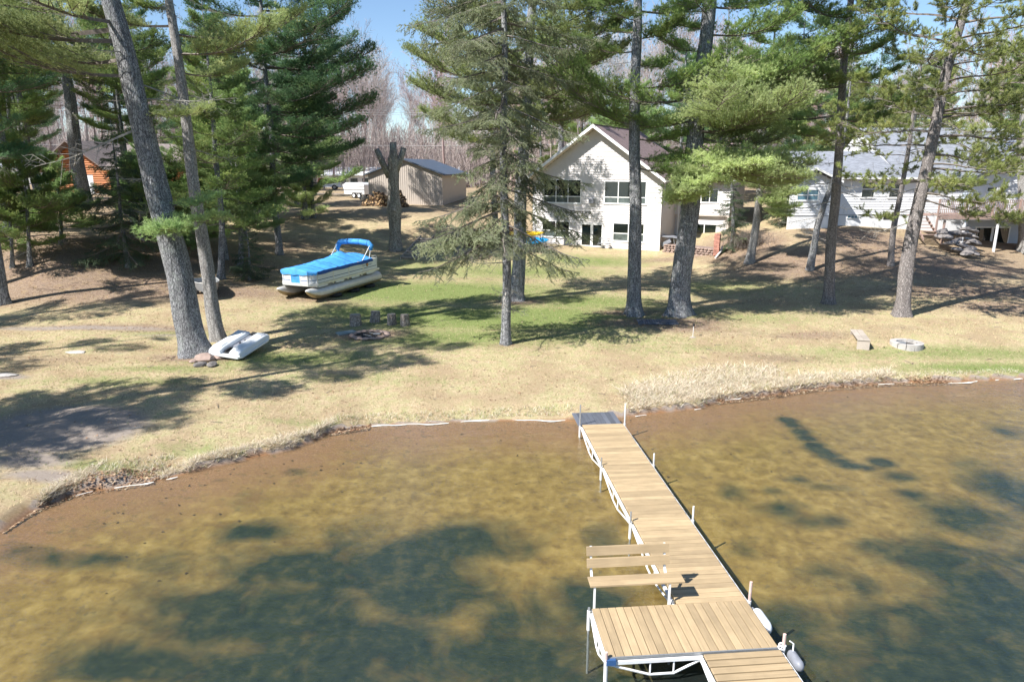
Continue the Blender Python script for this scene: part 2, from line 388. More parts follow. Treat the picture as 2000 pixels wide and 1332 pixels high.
me.loops.add(nf * 4); me.loops.foreach_set('vertex_index', Fq.reshape(-1).astype(np.int32))
me.polygons.add(nf); me.polygons.foreach_set('loop_start', np.arange(0, nf * 4, 4, dtype=np.int32)); me.polygons.foreach_set('loop_total', np.full(nf, 4, dtype=np.int32))
me.polygons.foreach_set('use_smooth', np.ones(nf, dtype=bool)); me.update()
# what grows or lies where: soft patches (photo point, radii in metres, weight)
def gp(u, v): return at_ground(u, v)
def patches(lst, X, Y):
    o = np.zeros_like(X)
    for u, v, rx, ry, w in lst:
        p = gp(u, v) if v > 345 else at_Y(u, v, 80)
        d2 = ((X - p[0]) / rx) ** 2 + ((Y - p[1]) / ry) ** 2
        o = np.maximum(o, w * np.exp(-d2 * .9)); 
    return o
green_l = [(850,570,9,4.5,.95),(1000,620,10,3.2,.95),(760,610,6,2.5,.8),(1000,530,9,4,.7),(1150,510,6,3,.75),(620,560,3,2,.5),(560,700,5,1.6,.7),(900,660,7,2,.75),
   (1150,590,5,3,.75),(1100,660,6,1.5,.6),(1400,560,5,3,.55),(1300,680,6,1.2,.4),(340,650,3,.9,.6),(450,700,3,.9,.5),(1900,690,6,1.0,.65),(1700,690,5,1,.5),(1950,720,5,.7,.8),
   (250,745,4,.7,.5),(700,740,5,.8,.4),(1450,620,5,2,.5),(1850,580,6,2,.35),(1500,550,4,2,.4),(320,720,3,.6,.6),(200,680,4,.8,.3),(830,520,5,3,.6),(100,395,8,5,.5),
   (390,880,1.6,.5,.5),(190,910,1.0,.4,.7),(620,830,2,.35,.5),(640,355,20,10,.5),(1600,700,4,.8,.4)]
litter_l = [(1000,780,4,.5,.35),(750,790,3,.5,.3),(1150,750,3,.6,.35),(1420,650,4,1.2,.5),(1350,720,4,.6,.4),(1800,520,8,5,.9),(1650,520,6,4,.8),(1900,520,6,4,.85),(500,760,3,.5,.3),(1290,632,3.6,1.2,1.0),(1225,612,2.2,.9,.8),(1340,640,2.6,1.1,.8),(200,560,10,4,.95),(50,500,9,7,.9),(330,500,8,6,.85),(450,570,5,2,.8),(560,480,4,5,.6),(250,640,6,.9,.75),(60,700,4,.7,.5),
   (380,700,2.2,.7,.9),(1010,590,1.6,.9,.9),(990,675,.9,.5,.6),(1560,520,6,5,.9),(1750,500,7,6,.85),(1900,570,8,3,.8),(1640,580,5,2,.4),(1450,480,4,5,.95),(1330,505,5,1.2,.7),(1980,600,5,2,.8),
   (1700,470,6,6,.9),(720,655,1.9,.95,1.0),(600,585,3,1.2,.7),(600,440,9,6,.4),(130,440,9,5,.6),(1590,655,3,1.0,.65),(1520,700,2.6,.8,.6),(1480,590,3,1.2,.5),(1760,640,1.6,.8,.5),(900,460,4,4,.5),(500,520,4,3,.6)]
dirt_l = [(120,835,2.3,1.7,1.5),(60,900,1.6,.8,.8),(160,640,6,.55,.8),(330,655,3,.5,.6),(230,690,1.5,.3,.5),(5,735,1.2,.4,.9),(90,930,1.6,.5,.8),(220,935,1.0,.45,1.0),(600,378,9,2,1.0),(640,372,14,3,.9),(160,395,6,1.2,.9),(860,400,5,1.5,.4)]
weed_shade_l = [(1575,866,.35,.3,1.1),(1605,887,.4,.3,1.1),(1640,904,.45,.28,1.1),(1690,915,.4,.25,.95),(1545,845,.35,.3,1.1),(560,1190,2.4,1.6,.95),(850,1150,2.2,1.2,.95),(600,1110,2.2,1.1,.95),(760,1090,2.2,1.3,1.0),(900,1050,1.9,.9,.9),(1000,1060,1.0,.7,.75),(450,1200,2.2,1.2,1.0),(250,1290,1.8,.7,1.0),(700,1250,3.2,1.5,1.0),(950,1250,2.0,1.2,1.0),(1150,1150,1.0,.9,.9),(1180,1050,.7,.9,.7),(500,1050,1.3,.5,.8),  # lower-left ellipses put off-frame tree shadows into the bed colour
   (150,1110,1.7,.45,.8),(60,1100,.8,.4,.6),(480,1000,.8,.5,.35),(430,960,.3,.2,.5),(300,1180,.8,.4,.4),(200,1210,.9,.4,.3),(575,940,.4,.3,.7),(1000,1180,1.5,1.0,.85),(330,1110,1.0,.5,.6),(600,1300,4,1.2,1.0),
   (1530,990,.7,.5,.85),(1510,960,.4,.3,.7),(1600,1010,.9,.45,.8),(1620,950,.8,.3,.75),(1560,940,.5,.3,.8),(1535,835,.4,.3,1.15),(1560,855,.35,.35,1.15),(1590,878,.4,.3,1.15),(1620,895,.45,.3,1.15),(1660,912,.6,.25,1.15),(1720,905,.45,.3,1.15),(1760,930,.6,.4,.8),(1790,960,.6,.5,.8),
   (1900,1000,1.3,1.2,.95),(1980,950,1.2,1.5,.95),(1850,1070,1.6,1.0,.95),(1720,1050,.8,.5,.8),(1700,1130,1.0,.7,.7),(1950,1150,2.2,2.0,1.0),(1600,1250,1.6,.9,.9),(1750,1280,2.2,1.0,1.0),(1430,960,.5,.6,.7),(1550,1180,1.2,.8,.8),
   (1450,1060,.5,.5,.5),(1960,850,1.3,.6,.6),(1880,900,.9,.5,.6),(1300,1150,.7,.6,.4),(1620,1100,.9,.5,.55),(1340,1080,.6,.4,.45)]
def masks(X, Y):
    s = shore_dist(X, Y)
    gr = patches(green_l, X, Y); lt = patches(litter_l, X, Y); dr = patches(dirt_l, X, Y); wd = np.zeros_like(X)
    for u, v, rx, ry, w in weed_shade_l:
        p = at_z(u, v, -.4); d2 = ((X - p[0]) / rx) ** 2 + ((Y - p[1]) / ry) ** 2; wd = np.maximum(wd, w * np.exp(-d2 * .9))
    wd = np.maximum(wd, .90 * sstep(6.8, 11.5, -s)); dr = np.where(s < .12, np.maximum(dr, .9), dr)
    lt = np.maximum(lt, .5 * sstep(50, 66, Y) * (1 - gr)); lt = np.maximum(lt, .6 * sstep(22, 34, np.abs(X)))
    return s, gr, lt, np.clip(dr, 0, 1), wd
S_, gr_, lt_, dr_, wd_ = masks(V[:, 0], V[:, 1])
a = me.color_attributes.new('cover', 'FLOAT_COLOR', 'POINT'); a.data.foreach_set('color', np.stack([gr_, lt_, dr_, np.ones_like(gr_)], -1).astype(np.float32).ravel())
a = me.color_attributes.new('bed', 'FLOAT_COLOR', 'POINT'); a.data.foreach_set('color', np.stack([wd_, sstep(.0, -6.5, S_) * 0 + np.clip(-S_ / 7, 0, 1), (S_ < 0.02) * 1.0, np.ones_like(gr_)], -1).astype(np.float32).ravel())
t = NT('ground_surface')
ca = t.new('Attribute', attribute_name='cover'); sp = t.new('SeparateColor'); t.link(ca.outputs['Color'], sp.inputs[0])
cb = t.new('Attribute', attribute_name='bed'); sb = t.new('SeparateColor'); t.link(cb.outputs['Color'], sb.inputs[0])
v = t.pos(); n_big = t.noise(v, .55, 5, .6); n_mid = t.noise(v, 2.6, 5, .65); n_fin = t.noise(v, 17, 5, .75); n_vf = t.noise(v, 60, 3, .8); n_fin = t.math('ADD', t.math('MULTIPLY', n_fin, .65), t.math('MULTIPLY', n_vf, .35))
vgr = t.pos((1, 2.2, 1)); n_str = t.noise(vgr, 5, 5, .7)
tan = t.ramp(n_fin, [(.34, (.18,.125,.07)), (.5, (.44,.345,.215)), (.66, (.70,.58,.39))])
tan = t.mix(t.ramp(n_mid, [(.42, 0.0), (.62, .55)]), tan, (.36,.37,.17))
tan = t.mix(t.ramp(n_big, [(.44, 0.0), (.60, .7)]), tan, t.mix(n_fin, (.16,.10,.055), (.52,.40,.26)))
grn = t.ramp(n_fin, [(.32, (.075,.105,.035)), (.5, (.185,.225,.075)), (.68, (.36,.37,.16))])
lit = t.ramp(n_fin, [(.34, (.085,.06,.045)), (.5, (.23,.16,.12)), (.64, (.50,.40,.31))])
lit = t.mix(t.ramp(n_mid, [(.5, 0.0), (.66, .5)]), lit, (.36,.25,.14))
drt = t.ramp(n_fin, [(.25, (.20,.16,.135)), (.5, (.31,.26,.22)), (.8, (.42,.37,.32))])
def sel(mask, lo, hi, amp=.9):
    j = t.math('ADD', mask, t.math('MULTIPLY', t.math('SUBTRACT', t.math('ADD', t.math('MULTIPLY', n_mid, .6), t.math('MULTIPLY', n_fin, .4)), .5), amp))
    return t.ramp(j, [(lo, 0.0), (hi, 1.0)])
c = t.mix(sel(sp.outputs[0], .22, .75), tan, grn)
c = t.mix(t.math('MULTIPLY', sel(sp.outputs[1], .3, .7, 1.6), .9), c, lit)
c = t.mix(sel(sp.outputs[2], .42, .7, .6), c, drt)
# lake bed: orange sand, ochre algae film, dark weed patches with tree shade painted in
n_bed = t.noise(v, 3.0, 4, .6, .25); bedn = t.math('ADD', t.math('MULTIPLY', n_mid, .4), t.math('MULTIPLY', n_bed, .6))
sand = t.ramp(n_fin, [(.38, (.17,.085,.040)), (.62, (.31,.175,.09))])
och = t.ramp(bedn, [(.34, (.125,.076,.024)), (.5, (.22,.141,.041)), (.68, (.33,.225,.075))])
bc = t.mix(sel(sb.outputs[1], .1, .42, .5), sand, och)
spk = t.noise(v, 5, 4, .6); bc = t.mix(t.ramp(spk, [(.58, 0.0), (.66, .55)]), bc, (.12,.085,.04))
weed_shade = t.ramp(bedn, [(.38, (.008,.017,.013)), (.52, (.021,.030,.018)), (.68, (.07,.060,.025))])
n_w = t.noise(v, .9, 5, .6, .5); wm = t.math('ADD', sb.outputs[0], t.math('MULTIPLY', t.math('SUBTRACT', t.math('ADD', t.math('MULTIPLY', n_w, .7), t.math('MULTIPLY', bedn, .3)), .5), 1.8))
wm = t.ramp(wm, [(.22, 0.0), (.82, 1.0)]); bc = t.mix(wm, bc, weed_shade)
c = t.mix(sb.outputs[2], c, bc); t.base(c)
t.p.inputs['Roughness'].default_value = .95; t.p.inputs['Specular IOR Level'].default_value = .1
h = t.math('MULTIPLY', t.math('ADD', t.math('MULTIPLY', n_fin, .7), t.math('MULTIPLY', n_vf, .5)), t.math('SUBTRACT', 1.0, t.math('MULTIPLY', sb.outputs[2], .85))); t.bump(h, .7, .05)
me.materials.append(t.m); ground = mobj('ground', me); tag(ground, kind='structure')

# ------------------------------------------------------------------ water
t = NT('lake_water'); v = t.pos((1, 2.2, 1)); v2 = t.pos((1.3, 2.6, 1))
n1 = t.noise(v, 1.0, 3, .5, .2); n2 = t.noise(v2, 6, 2, .5, .2)
h = t.math('ADD', t.math('MULTIPLY', n1, 1.0), t.math('MULTIPLY', n2, .35))
bp = t.new('Bump'); bp.inputs['Strength'].default_value = .6; bp.inputs['Distance'].default_value = .09; t.link(h, bp.inputs['Height'])
gl = t.new('BsdfGlossy'); gl.inputs['Roughness'].default_value = .05; gl.inputs['Color'].default_value = (1,1,1,1); t.link(bp.outputs[0], gl.inputs['Normal'])
tr = t.new('BsdfTransparent'); tr.inputs['Color'].default_value = (.94,.97,.95,1)
lw = t.new('LayerWeight'); lw.inputs['Blend'].default_value = .5; fres = t.math('ADD', .048, t.math('MULTIPLY', .945, t.math('POWER', lw.outputs['Facing'], 5.0)))
df = t.new('BsdfDiffuse'); df.inputs['Color'].default_value = (.17,.215,.195,1); tb = t.new('MixShader'); tb.inputs[0].default_value = .055; t.link(tr.outputs[0], tb.inputs[1]); t.link(df.outputs[0], tb.inputs[2])
mx = t.new('MixShader'); t.link(fres, mx.inputs[0]); t.link(tb.outputs[0], mx.inputs[1]); t.link(gl.outputs[0], mx.inputs[2]); t.link(mx.outputs[0], t.out.inputs[0])
M_water = t.m
wx = np.linspace(-320, 320, 5); m = MB()
m.add([(-320,-320,0),(320,-320,0),(320,60,0),(-320,60,0)], [(0,1,2,3)])
tag(m.build('lake_water', M_water), kind='structure')

# ------------------------------------------------------------------ grass, dry tussocks, leaves (stuff)
rng = np.random.default_rng(7)
def blades(P, hgt, lean, w, rng, n=3):
    N = len(P); P = np.repeat(P, n, 0); hgt = np.repeat(hgt, n); N2 = len(P)
    ang = rng.uniform(0, 2*np.pi, N2); ln = rng.normal(0, 1, (N2, 2)) * lean
    tip = P + np.stack([ln[:, 0] * hgt, ln[:, 1] * hgt, hgt * rng.uniform(.6, 1.1, N2)], -1)
    j = rng.normal(0, .35, (N2, 2)) * hgt[:, None] * .5; b = P.copy(); b[:, :2] += j
    dx = np.stack([np.cos(ang), np.sin(ang), np.zeros(N2)], -1) * (w * .5)
    return np.stack([b - dx, b + dx, tip + np.concatenate([j, np.zeros((N2, 1))], 1)], 1)
def tint_mat(name, trans=.2):
    t = NT(name); a = t.new('Attribute', attribute_name='tint'); c = a.outputs['Color']; t.base(c); t.p.inputs['Roughness'].default_value = .8; t.p.inputs['Specular IOR Level'].default_value = .15
    tr = t.new('BsdfTranslucent'); t.link(c, tr.inputs[0]); mx = t.new('MixShader'); mx.inputs[0].default_value = trans
    t.link(t.p.outputs[0], mx.inputs[1]); t.link(tr.outputs[0], mx.inputs[2]); t.link(mx.outputs[0], t.out.inputs[0]); return t.m
M_grass = tint_mat('grass_blades')
def pick(cols, k, rng, var=.2):
    c = np.array(cols)[k]; return c * rng.uniform(1 - var, 1 + var, (len(k), 1))
# lawn
N = 130000
Xc = rng.uniform(-24, 27, N); Yc = rng.uniform(13, 48, N) ; keep = rng.random(N) < np.clip(26 / Yc, 0, 1) ** 1.5; Xc, Yc = Xc[keep], Yc[keep]
s, g, l, d, w_ = masks(Xc, Yc); k = (s > .25) & (rng.random(len(s)) > l * .75 + d * .9) & (np.abs(Xc) < Yc * .8 + 1.5)
Xc, Yc, g = Xc[k], Yc[k], g[k]; Pz = np.stack([Xc, Yc, gz(Xc, Yc)], -1)
T = blades(Pz, rng.uniform(.03, .085, len(Pz)), .7, .016, rng, 2)
gk = np.repeat((rng.random(len(Pz)) < g * .9 + .07).astype(int), 2)
col = pick([(.56,.45,.28), (.22,.29,.09)], gk, rng, .5)
tag(mobj('lawn_grass', tris_mesh('lawn_grass', T, [M_grass], col=col)), 'short spring lawn grass, straw coloured with green patches', 'grass', kind='stuff')
# bleached tussocks on the bank right of the dock and along the left shore
def along(pxs, n, w0, w1, rng):
    A = np.array([at_z(u, v, .1)[:2] for u, v in pxs]); seg = np.hypot(*(A[1:] - A[:-1]).T); cum = np.concatenate([[0], np.cumsum(seg)])
    tt = rng.uniform(0, cum[-1], n); X = np.interp(tt, cum, A[:, 0]); Y = np.interp(tt, cum, A[:, 1]) + rng.uniform(w0, w1, n); return X, Y
def tussocks(name, X, Y, hmin, hmax, nb, w, lean, cols, rng, label):
    P = np.stack([X, Y, gz(X, Y) - .01], -1); P = P[shore_dist(X, Y) > .03]
    H = rng.uniform(hmin, hmax, len(P)); T = blades(P, H, lean, w, rng, nb)
    col = pick(cols, rng.integers(0, len(cols), len(T)), rng, .25)
    return tag(mobj(name, tris_mesh(name, T, [M_grass], col=col)), label, 'dry grass', kind='stuff')
straw = [(.78,.69,.55), (.68,.58,.43), (.86,.79,.67), (.48,.38,.27)]
X1, Y1 = along([(1225,812),(1290,805),(1370,796),(1400,783),(1470,775),(1530,768)], 900, .1, 1.9, rng)
X2, Y2 = along([(1230,790),(1330,765),(1420,750),(1540,748)], 450, -.5, 1.2, rng)
X3, Y3 = along([(1530,768),(1600,757),(1700,750),(1760,746)], 420, .1, 1.0, rng)
tussocks('tall_dry_grass', np.concatenate([X1, X2, X3]), np.concatenate([Y1, Y2, Y3]), .08, .29, 15, .013, 1.1, straw * 2 + [(.40,.31,.20), (.34,.38,.16)], rng, 'tall bleached dry grass on the bank right of the dock')
X1, Y1 = along([(0,1036),(60,998),(140,965)], 500, .05, 1.6, rng)
X2, Y2 = along([(300,938),(400,915),(500,890),(600,864),(640,843)], 900, .05, .75, rng)
tussocks('shore_dry_grass', np.concatenate([X1, X2]), np.concatenate([Y1, Y2]), .05, .17, 12, .011, .95, straw * 2 + [(.30,.33,.14), (.36,.27,.17)], rng, 'pale matted grass hanging over the cut bank on the left shore')
X1, Y1 = along([(640,843),(720,831),(800,827),(1000,818),(1120,816)], 420, .28, .9, rng)
X2, Y2 = along([(1760,746),(1850,744),(2000,739)], 300, .05, .7, rng); X3, Y3 = along([(160,960),(300,936)], 160, .5, 1.3, rng)
tussocks('bank_short_grass', np.concatenate([X1, X2, X3]), np.concatenate([Y1, Y2, Y3]), .07, .17, 9, .010, .6, straw + [(.30,.36,.12), (.22,.30,.09)], rng, 'short green and straw grass fringe above the beach')
# fallen leaves
def leaves(X, Y, rng, size, cols, off=.02, zf=gz):
    size = np.broadcast_to(size, (len(X),))
    N = len(X); Pc = np.stack([X, Y, zf(X, Y) + off], -1); a = rng.uniform(0, 2*np.pi, (N, 3)); v = []
    for k in range(3):
        an = a[:, 0] + k * 2.1; v.append(Pc + np.stack([np.cos(an) * size, np.sin(an) * size, rng.normal(0, .25, N) * size], -1) * rng.uniform(.5, 1.2, (N, 1)))
    return np.stack(v, 1), pick(cols, rng.integers(0, len(cols), N), rng, .3)
brown = [(.22,.12,.07), (.32,.19,.11), (.14,.08,.05), (.42,.28,.18)]
bits = []
X1, Y1 = along([(640,846),(720,833)], 500, .02, .35, rng); bits.append((X1, Y1))
X1, Y1 = along([(1400,784),(1470,776),(1530,769),(1600,758),(1750,747),(1870,745)], 2600, -.05, .38, rng); bits.append((X1, Y1))
X1, Y1 = along([(0,1036),(60,998),(140,965),(300,938)], 1600, .0, .9, rng); bits.append((X1, Y1))
X1, Y1 = rng.uniform(-30, 36, 110000), rng.uniform(14, 60, 110000); s, g, l, d, w_ = masks(X1, Y1); k = (s > .1) & (rng.random(110000) < l * .9 + .05); bits.append((X1[k], Y1[k]))
Xb = np.concatenate([b[0] for b in bits]); Yb = np.concatenate([b[1] for b in bits]); T, col = leaves(Xb, Yb, rng, rng.uniform(.02, .06, len(Xb)), brown + [(.50,.38,.26)])
tag(mobj('fallen_leaves', tris_mesh('fallen_leaves', T, [M_grass], col=col)), 'brown fallen leaves and bark bits lying on the ground', 'leaf litter', kind='stuff')
# white foam line at the waterline
def foam(pxs, w):
    A = np.array([at_z(u, v, .02)[:2] for u, v in pxs]); seg = np.hypot(*(A[1:] - A[:-1]).T); cum = np.concatenate([[0], np.cumsum(seg)])
    tt = np.arange(0, cum[-1], .07); X = np.interp(tt, cum, A[:, 0]); Y = np.interp(tt, cum, A[:, 1]); m = MB(); vs = []; rr = random.Random(int(pxs[0][0]))
    ph = rr.uniform(0, 6)
    for i, (x, y) in enumerate(zip(X, Y)):
        k = math.sin(PI * i / max(1, len(X)-1)) ** .35; ww = w * k * max(.04, .35 + .5 * math.sin(i * .21 + ph) + .35 * math.sin(i * .53 + ph * 2) + rr.uniform(-.2, .5)); o = .06 * math.sin(i * .13 + ph) + .03 * math.sin(i * .41)
        vs += [(x, y + o - ww * .5, .012), (x, y + o, .03), (x, y + o + ww * .5, .012)]
    fs = [f for i in range(len(X) - 1) for f in ((3*i, 3*i+3, 3*i+4, 3*i+1), (3*i+1, 3*i+4, 3*i+5, 3*i+2))]; m.add(vs, fs); return m
M_foam = simple('shore_foam', (.66,.62,.56), .8, .1, 20, .4, 60)
fm = MB()
for pxs, w in [([(725,833),(800,829),(880,825)], .11), ([(900,823),(960,820),(1060,820),(1122,820)], .12), ([(150,966),(185,958)], .16), ([(225,951),(270,945),(308,938)], .15), ([(325,936),(350,930)], .1),
               ([(1240,812),(1265,809)], .13), ([(1355,799),(1372,797)], .12), ([(1415,781),(1450,777)], .12), ([(1715,751),(1745,748)], .1), ([(1850,748),(1912,745)], .14), ([(1945,743),(1955,742)], .08), ([(1980,741),(2010,739)], .1)]:
    q = foam(pxs, w); fm.add(q.v, q.f)
tag(fm.build('shore_foam', M_foam, smooth=True), 'broken white foam line lying along the waterline', 'foam', kind='stuff')
# sticks and debris on the lake bed close to the shore
N = 2200; X1 = rng.uniform(-13, 22, N); Y1 = rng.uniform(9, 27, N); s = shore_dist(X1, Y1); k = (s < -.1) & (s > -5) & (rng.random(N) < np.exp(s * .45)); T, col = leaves(X1[k], Y1[k], rng, .05, [(.07,.045,.03), (.11,.07,.04), (.05,.035,.03)], .012)
tag(mobj('lake_bed_debris', tris_mesh('lake_bed_debris', T, [M_grass], col=col)), 'dark twigs and leaf scraps lying in the shallow water', 'debris', kind='stuff')
# ------------------------------------------------------------------ needles and branches
def unit(a): return a / np.maximum(np.linalg.norm(a, axis=-1, keepdims=True), 1e-9)
def needles(Cn, D, n, ln, w, spread, rng, droop=0):
    Cn = np.repeat(np.asarray(Cn, float), n, 0); D = np.repeat(unit(np.asarray(D, float)), n, 0); N = len(Cn)
    d = unit(D + rng.normal(0, spread, (N, 3)) - np.array([0, 0, droop]))
    L = ln * rng.uniform(.65, 1.15, N)[:, None]; p = unit(np.cross(d, rng.normal(0, .55, (N, 3)) + np.array([0, 0, .8]))) * (w * .5)
    base = Cn + rng.normal(0, ln * .12, (N, 3))
    return np.stack([base - p, base + p, base + d * L], 1)
def seg_tris(A, B, ra, rb):
    A, B = np.asarray(A, float), np.asarray(B, float); d = unit(B - A); up = np.where(np.abs(d[:, 2:]) > .9, [[1., 0, 0]], [[0, 0, 1.]])
    u = unit(np.cross(d, up)); w = np.cross(d, u); ra = np.broadcast_to(ra, (len(A),))[:, None]; rb = np.broadcast_to(rb, (len(A),))[:, None]
    out = []
    for k in range(3):
        a0, a1 = 2*np.pi*k/3, 2*np.pi*(k+1)/3
        o0 = u*np.cos(a0)+w*np.sin(a0); o1 = u*np.cos(a1)+w*np.sin(a1)
        out += [np.stack([A+o0*ra, A+o1*ra, B+o1*rb], 1), np.stack([A+o0*ra, B+o1*rb, B+o0*rb], 1)]
    return np.concatenate(out)
def branch_mesh(name, kind, L, seed):
    """one branch, growing along +X: wood in slot 0, needles in slot 1"""
    rng = np.random.default_rng(seed); W = []; Cn = []; Dn = []; nn = 14
    t = np.linspace(0, 1, nn); wob = np.cumsum(rng.normal(0, .018 * L, nn)) * t
    if kind == 'wp': z = L * (.02 * t - .10 * np.sin(t * PI) * .6 + .12 * t ** 3)
    elif kind == 'rp': wob = np.cumsum(rng.normal(0, .035 * L, nn)) * t; z = L * (.10 * t - .20 * t ** 2 + .22 * t ** 4) + np.cumsum(rng.normal(0, .02 * L, nn)) * t
    else: z = L * (-.10 * t - .16 * t ** 2 + .14 * t ** 4)
    P = np.stack([t * L, wob, z], -1); r0 = .012 * L + .008
    W.append(seg_tris(P[:-1], P[1:], r0 * (1 - t[:-1] * .85), r0 * (1 - t[1:] * .85)))
    def at(f): return np.array([np.interp(f, t, P[:, k]) for k in range(3)])
    def tangent(f): return unit(at(min(1, f + .03)) - at(max(0, f - .03)))
    if kind == 'wp':
        nt = int(18 + L * 4.2); sub_sp = .1
        for i in range(nt):
            f = .16 + .84 * (i + rng.random()) / nt; o = at(f); T = tangent(f); side = 1 if i % 2 else -1
            ang = R(rng.uniform(35, 68)); S = np.array([-T[1], T[0], 0]) * side
            d = unit(T * math.cos(ang) + S * math.sin(ang) + np.array([0, 0, rng.uniform(-.05, .28)]))
            ll = L * (.10 + .32 * math.sin(min(1, (f * .9 + .12)) * PI) ** .8) * rng.uniform(.65, 1.15)
            e = o + d * ll + np.array([0, 0, .05 * ll]); mid = (o + e) / 2 - np.array([0, 0, .03 * ll])
            W.append(seg_tris([o, mid], [mid, e], .011 + .002*L, .006))
            for _ in range(int(9 + ll * 6)):
                of = rng.normal(0, 1, 3) * np.array([.15, .15, .10]) * (.7 + .5 * ll); Cn.append(o + (e - o) * rng.uniform(.55, 1.05) + of + [0, 0, .05]); Dn.append(unit(of) * .8 + d * .6 + [0, 0, .6])
            for q in np.arange(.12, 1.001, sub_sp / ll * 1.2):
                c = o + (e - o) * q; Cn.append(c + [0, 0, abs(rng.normal(0, .05))]); Dn.append(d + np.array([0, 0, .6]))
                if rng.random() < .8:
                    s2 = 1 if rng.random() < .5 else -1; dd = unit(d * .7 + np.cross(d, [0, 0, 1.]) * s2 * .8 + np.array([0, 0, .45 + rng.normal(0, .4)])); l2 = ll * (1 - q * .7) * .28 * rng.uniform(.6, 1.3)
                    for h in (.45, 1.0): Cn.append(c + dd * l2 * h); Dn.append(dd + np.array([0, 0, .3]))
        Nt = needles(Cn, Dn, 11, .12, .016, .6, rng)
    elif kind == 'rp':
        nt = int(9 + L * 2.2)
        for i in range(nt):
            f = .35 + .65 * (i + rng.random()) / nt; o = at(f); T = tangent(f); side = 1 if i % 2 else -1
            S = np.array([-T[1], T[0], 0]) * side; ang = R(rng.uniform(30, 75)); d = unit(T * math.cos(ang) + S * math.sin(ang) + np.array([0, 0, rng.uniform(-.25, .35)])); ll = L * rng.uniform(.12, .30)
            e = o + d * ll + np.array([0, 0, .12 * ll]); mid = (o + e) / 2 - np.array([0, 0, .06 * ll]) + rng.normal(0, .04 * ll, 3)
            W.append(seg_tris([o, mid], [mid, e], .014, .008)); Cn += [e, e - d * .08, e - d * .17]; Dn += [d + [0, 0, .3]] * 3
            for _ in range(int(2 + ll * 3)):
                q = rng.uniform(.35, .95); c = o + (e - o) * q; dd = unit(d * .5 + rng.normal(0, .6, 3) + [0, 0, .3]); l2 = rng.uniform(.12, .4)
                W.append(seg_tris([c], [c + dd * l2], .008, .005)); Cn += [c + dd * l2, c + dd * (l2 - .08), c + dd * (l2 - .16)]; Dn += [dd + [0, 0, .25]] * 3
        Nt = needles(Cn, Dn, 24, .15, .0135, .75, rng)
    elif kind == 'sp':
        nt = int(18 + L * 9)
        for i in range(nt):
            f = .12 + .88 * (i + rng.random()) / nt; o = at(f); T = tangent(f); side = 1 if i % 2 else -1
            S = np.array([-T[1], T[0], 0]) * side; ang = R(rng.uniform(45, 80)); d = unit(T * math.cos(ang) + S * math.sin(ang) + np.array([0, 0, rng.uniform(-.7, .05)])); ll = L * (.08 + .24 * math.sin(min(1, f + .08) * PI)) * rng.uniform(.5, 1.3)
            e = o + d * ll - np.array([0, 0, .10 * ll]); W.append(seg_tris([o], [e], .008, .004))
            if rng.random() < .12: continue
            for q in np.arange(.1, 1.001, .04 / ll): Cn.append(o + (e - o) * q); Dn.append(d)
            for _ in range(int(ll * 9)):
                q = rng.uniform(.15, .95); c = o + (e - o) * q; s2 = 1 if rng.random() < .5 else -1; dd = unit(d * .6 + np.cross(d, [0, 0, 1.]) * s2 * .8 + [0, 0, rng.uniform(-.7, 0)]); l2 = rng.uniform(.12, .34)
                W.append(seg_tris([c], [c + dd * l2], .005, .003))
                for q2 in np.arange(.1, 1.01, .045 / l2): Cn.append(c + dd * l2 * q2); Dn.append(dd)
        Nt = needles(Cn, Dn, 6, .06, .0125, .9, rng)
    else:      # bare or dead limb
        nt = int(8 + L * 4)
        for i in range(nt):
            f = .2 + .8 * (i + rng.random()) / nt; o = at(f); T = tangent(f); d = unit(T * .6 + rng.normal(0, .6, 3) - np.array([0, 0, .15])); ll = L * rng.uniform(.08, .28)
            e = o + d * ll + rng.normal(0, .05 * ll, 3); W.append(seg_tris([o], [e], .009, .005))
            for _ in range(4):
                q = rng.uniform(.3, 1); c = o + (e - o) * q; W.append(seg_tris([c], [c + unit(d + rng.normal(0, .6, 3)) * rng.uniform(.1, .35) * min(1, L * .3)], .006, .003))
        Nt = np.zeros((0, 3, 3))
    Wt = np.concatenate(W); Tt = np.concatenate([Wt, Nt]); mi = np.concatenate([np.zeros(len(Wt)), np.ones(len(Nt))])
    return tris_mesh(name, Tt, [M_limb, M_wp], mi=mi)
PROTO = {('wp', 5.5): [branch_mesh('pine_branch', 'wp', 5.5, s) for s in (1, 2, 3)], ('wp', 3.2): [branch_mesh('pine_branch', 'wp', 3.2, s) for s in (4, 5, 6)], ('wp', 1.5): [branch_mesh('pine_branch', 'wp', 1.5, s) for s in (7, 8)],
         ('rp', 5.0): [branch_mesh('red_pine_branch', 'rp', 5.0, s) for s in (11, 12, 13)], ('rp', 3.0): [branch_mesh('red_pine_branch', 'rp', 3.0, s) for s in (14, 15)],
         ('sp', 3.6): [branch_mesh('spruce_branch', 'sp', 3.6, s) for s in (21, 22, 23)], ('sp', 1.8): [branch_mesh('spruce_branch', 'sp', 1.8, s) for s in (24, 25)],
         ('dead', 3.0): [branch_mesh('dead_branch', 'dead', 3.0, s) for s in (31, 32, 33)]}
MV = {}
def variant(me, limb, ndl):
    k = (me.name, limb.name, ndl.name)
    if k not in MV: m = me.copy(); m.materials[0] = limb; m.materials[1] = ndl; MV[k] = m
    return MV[k]
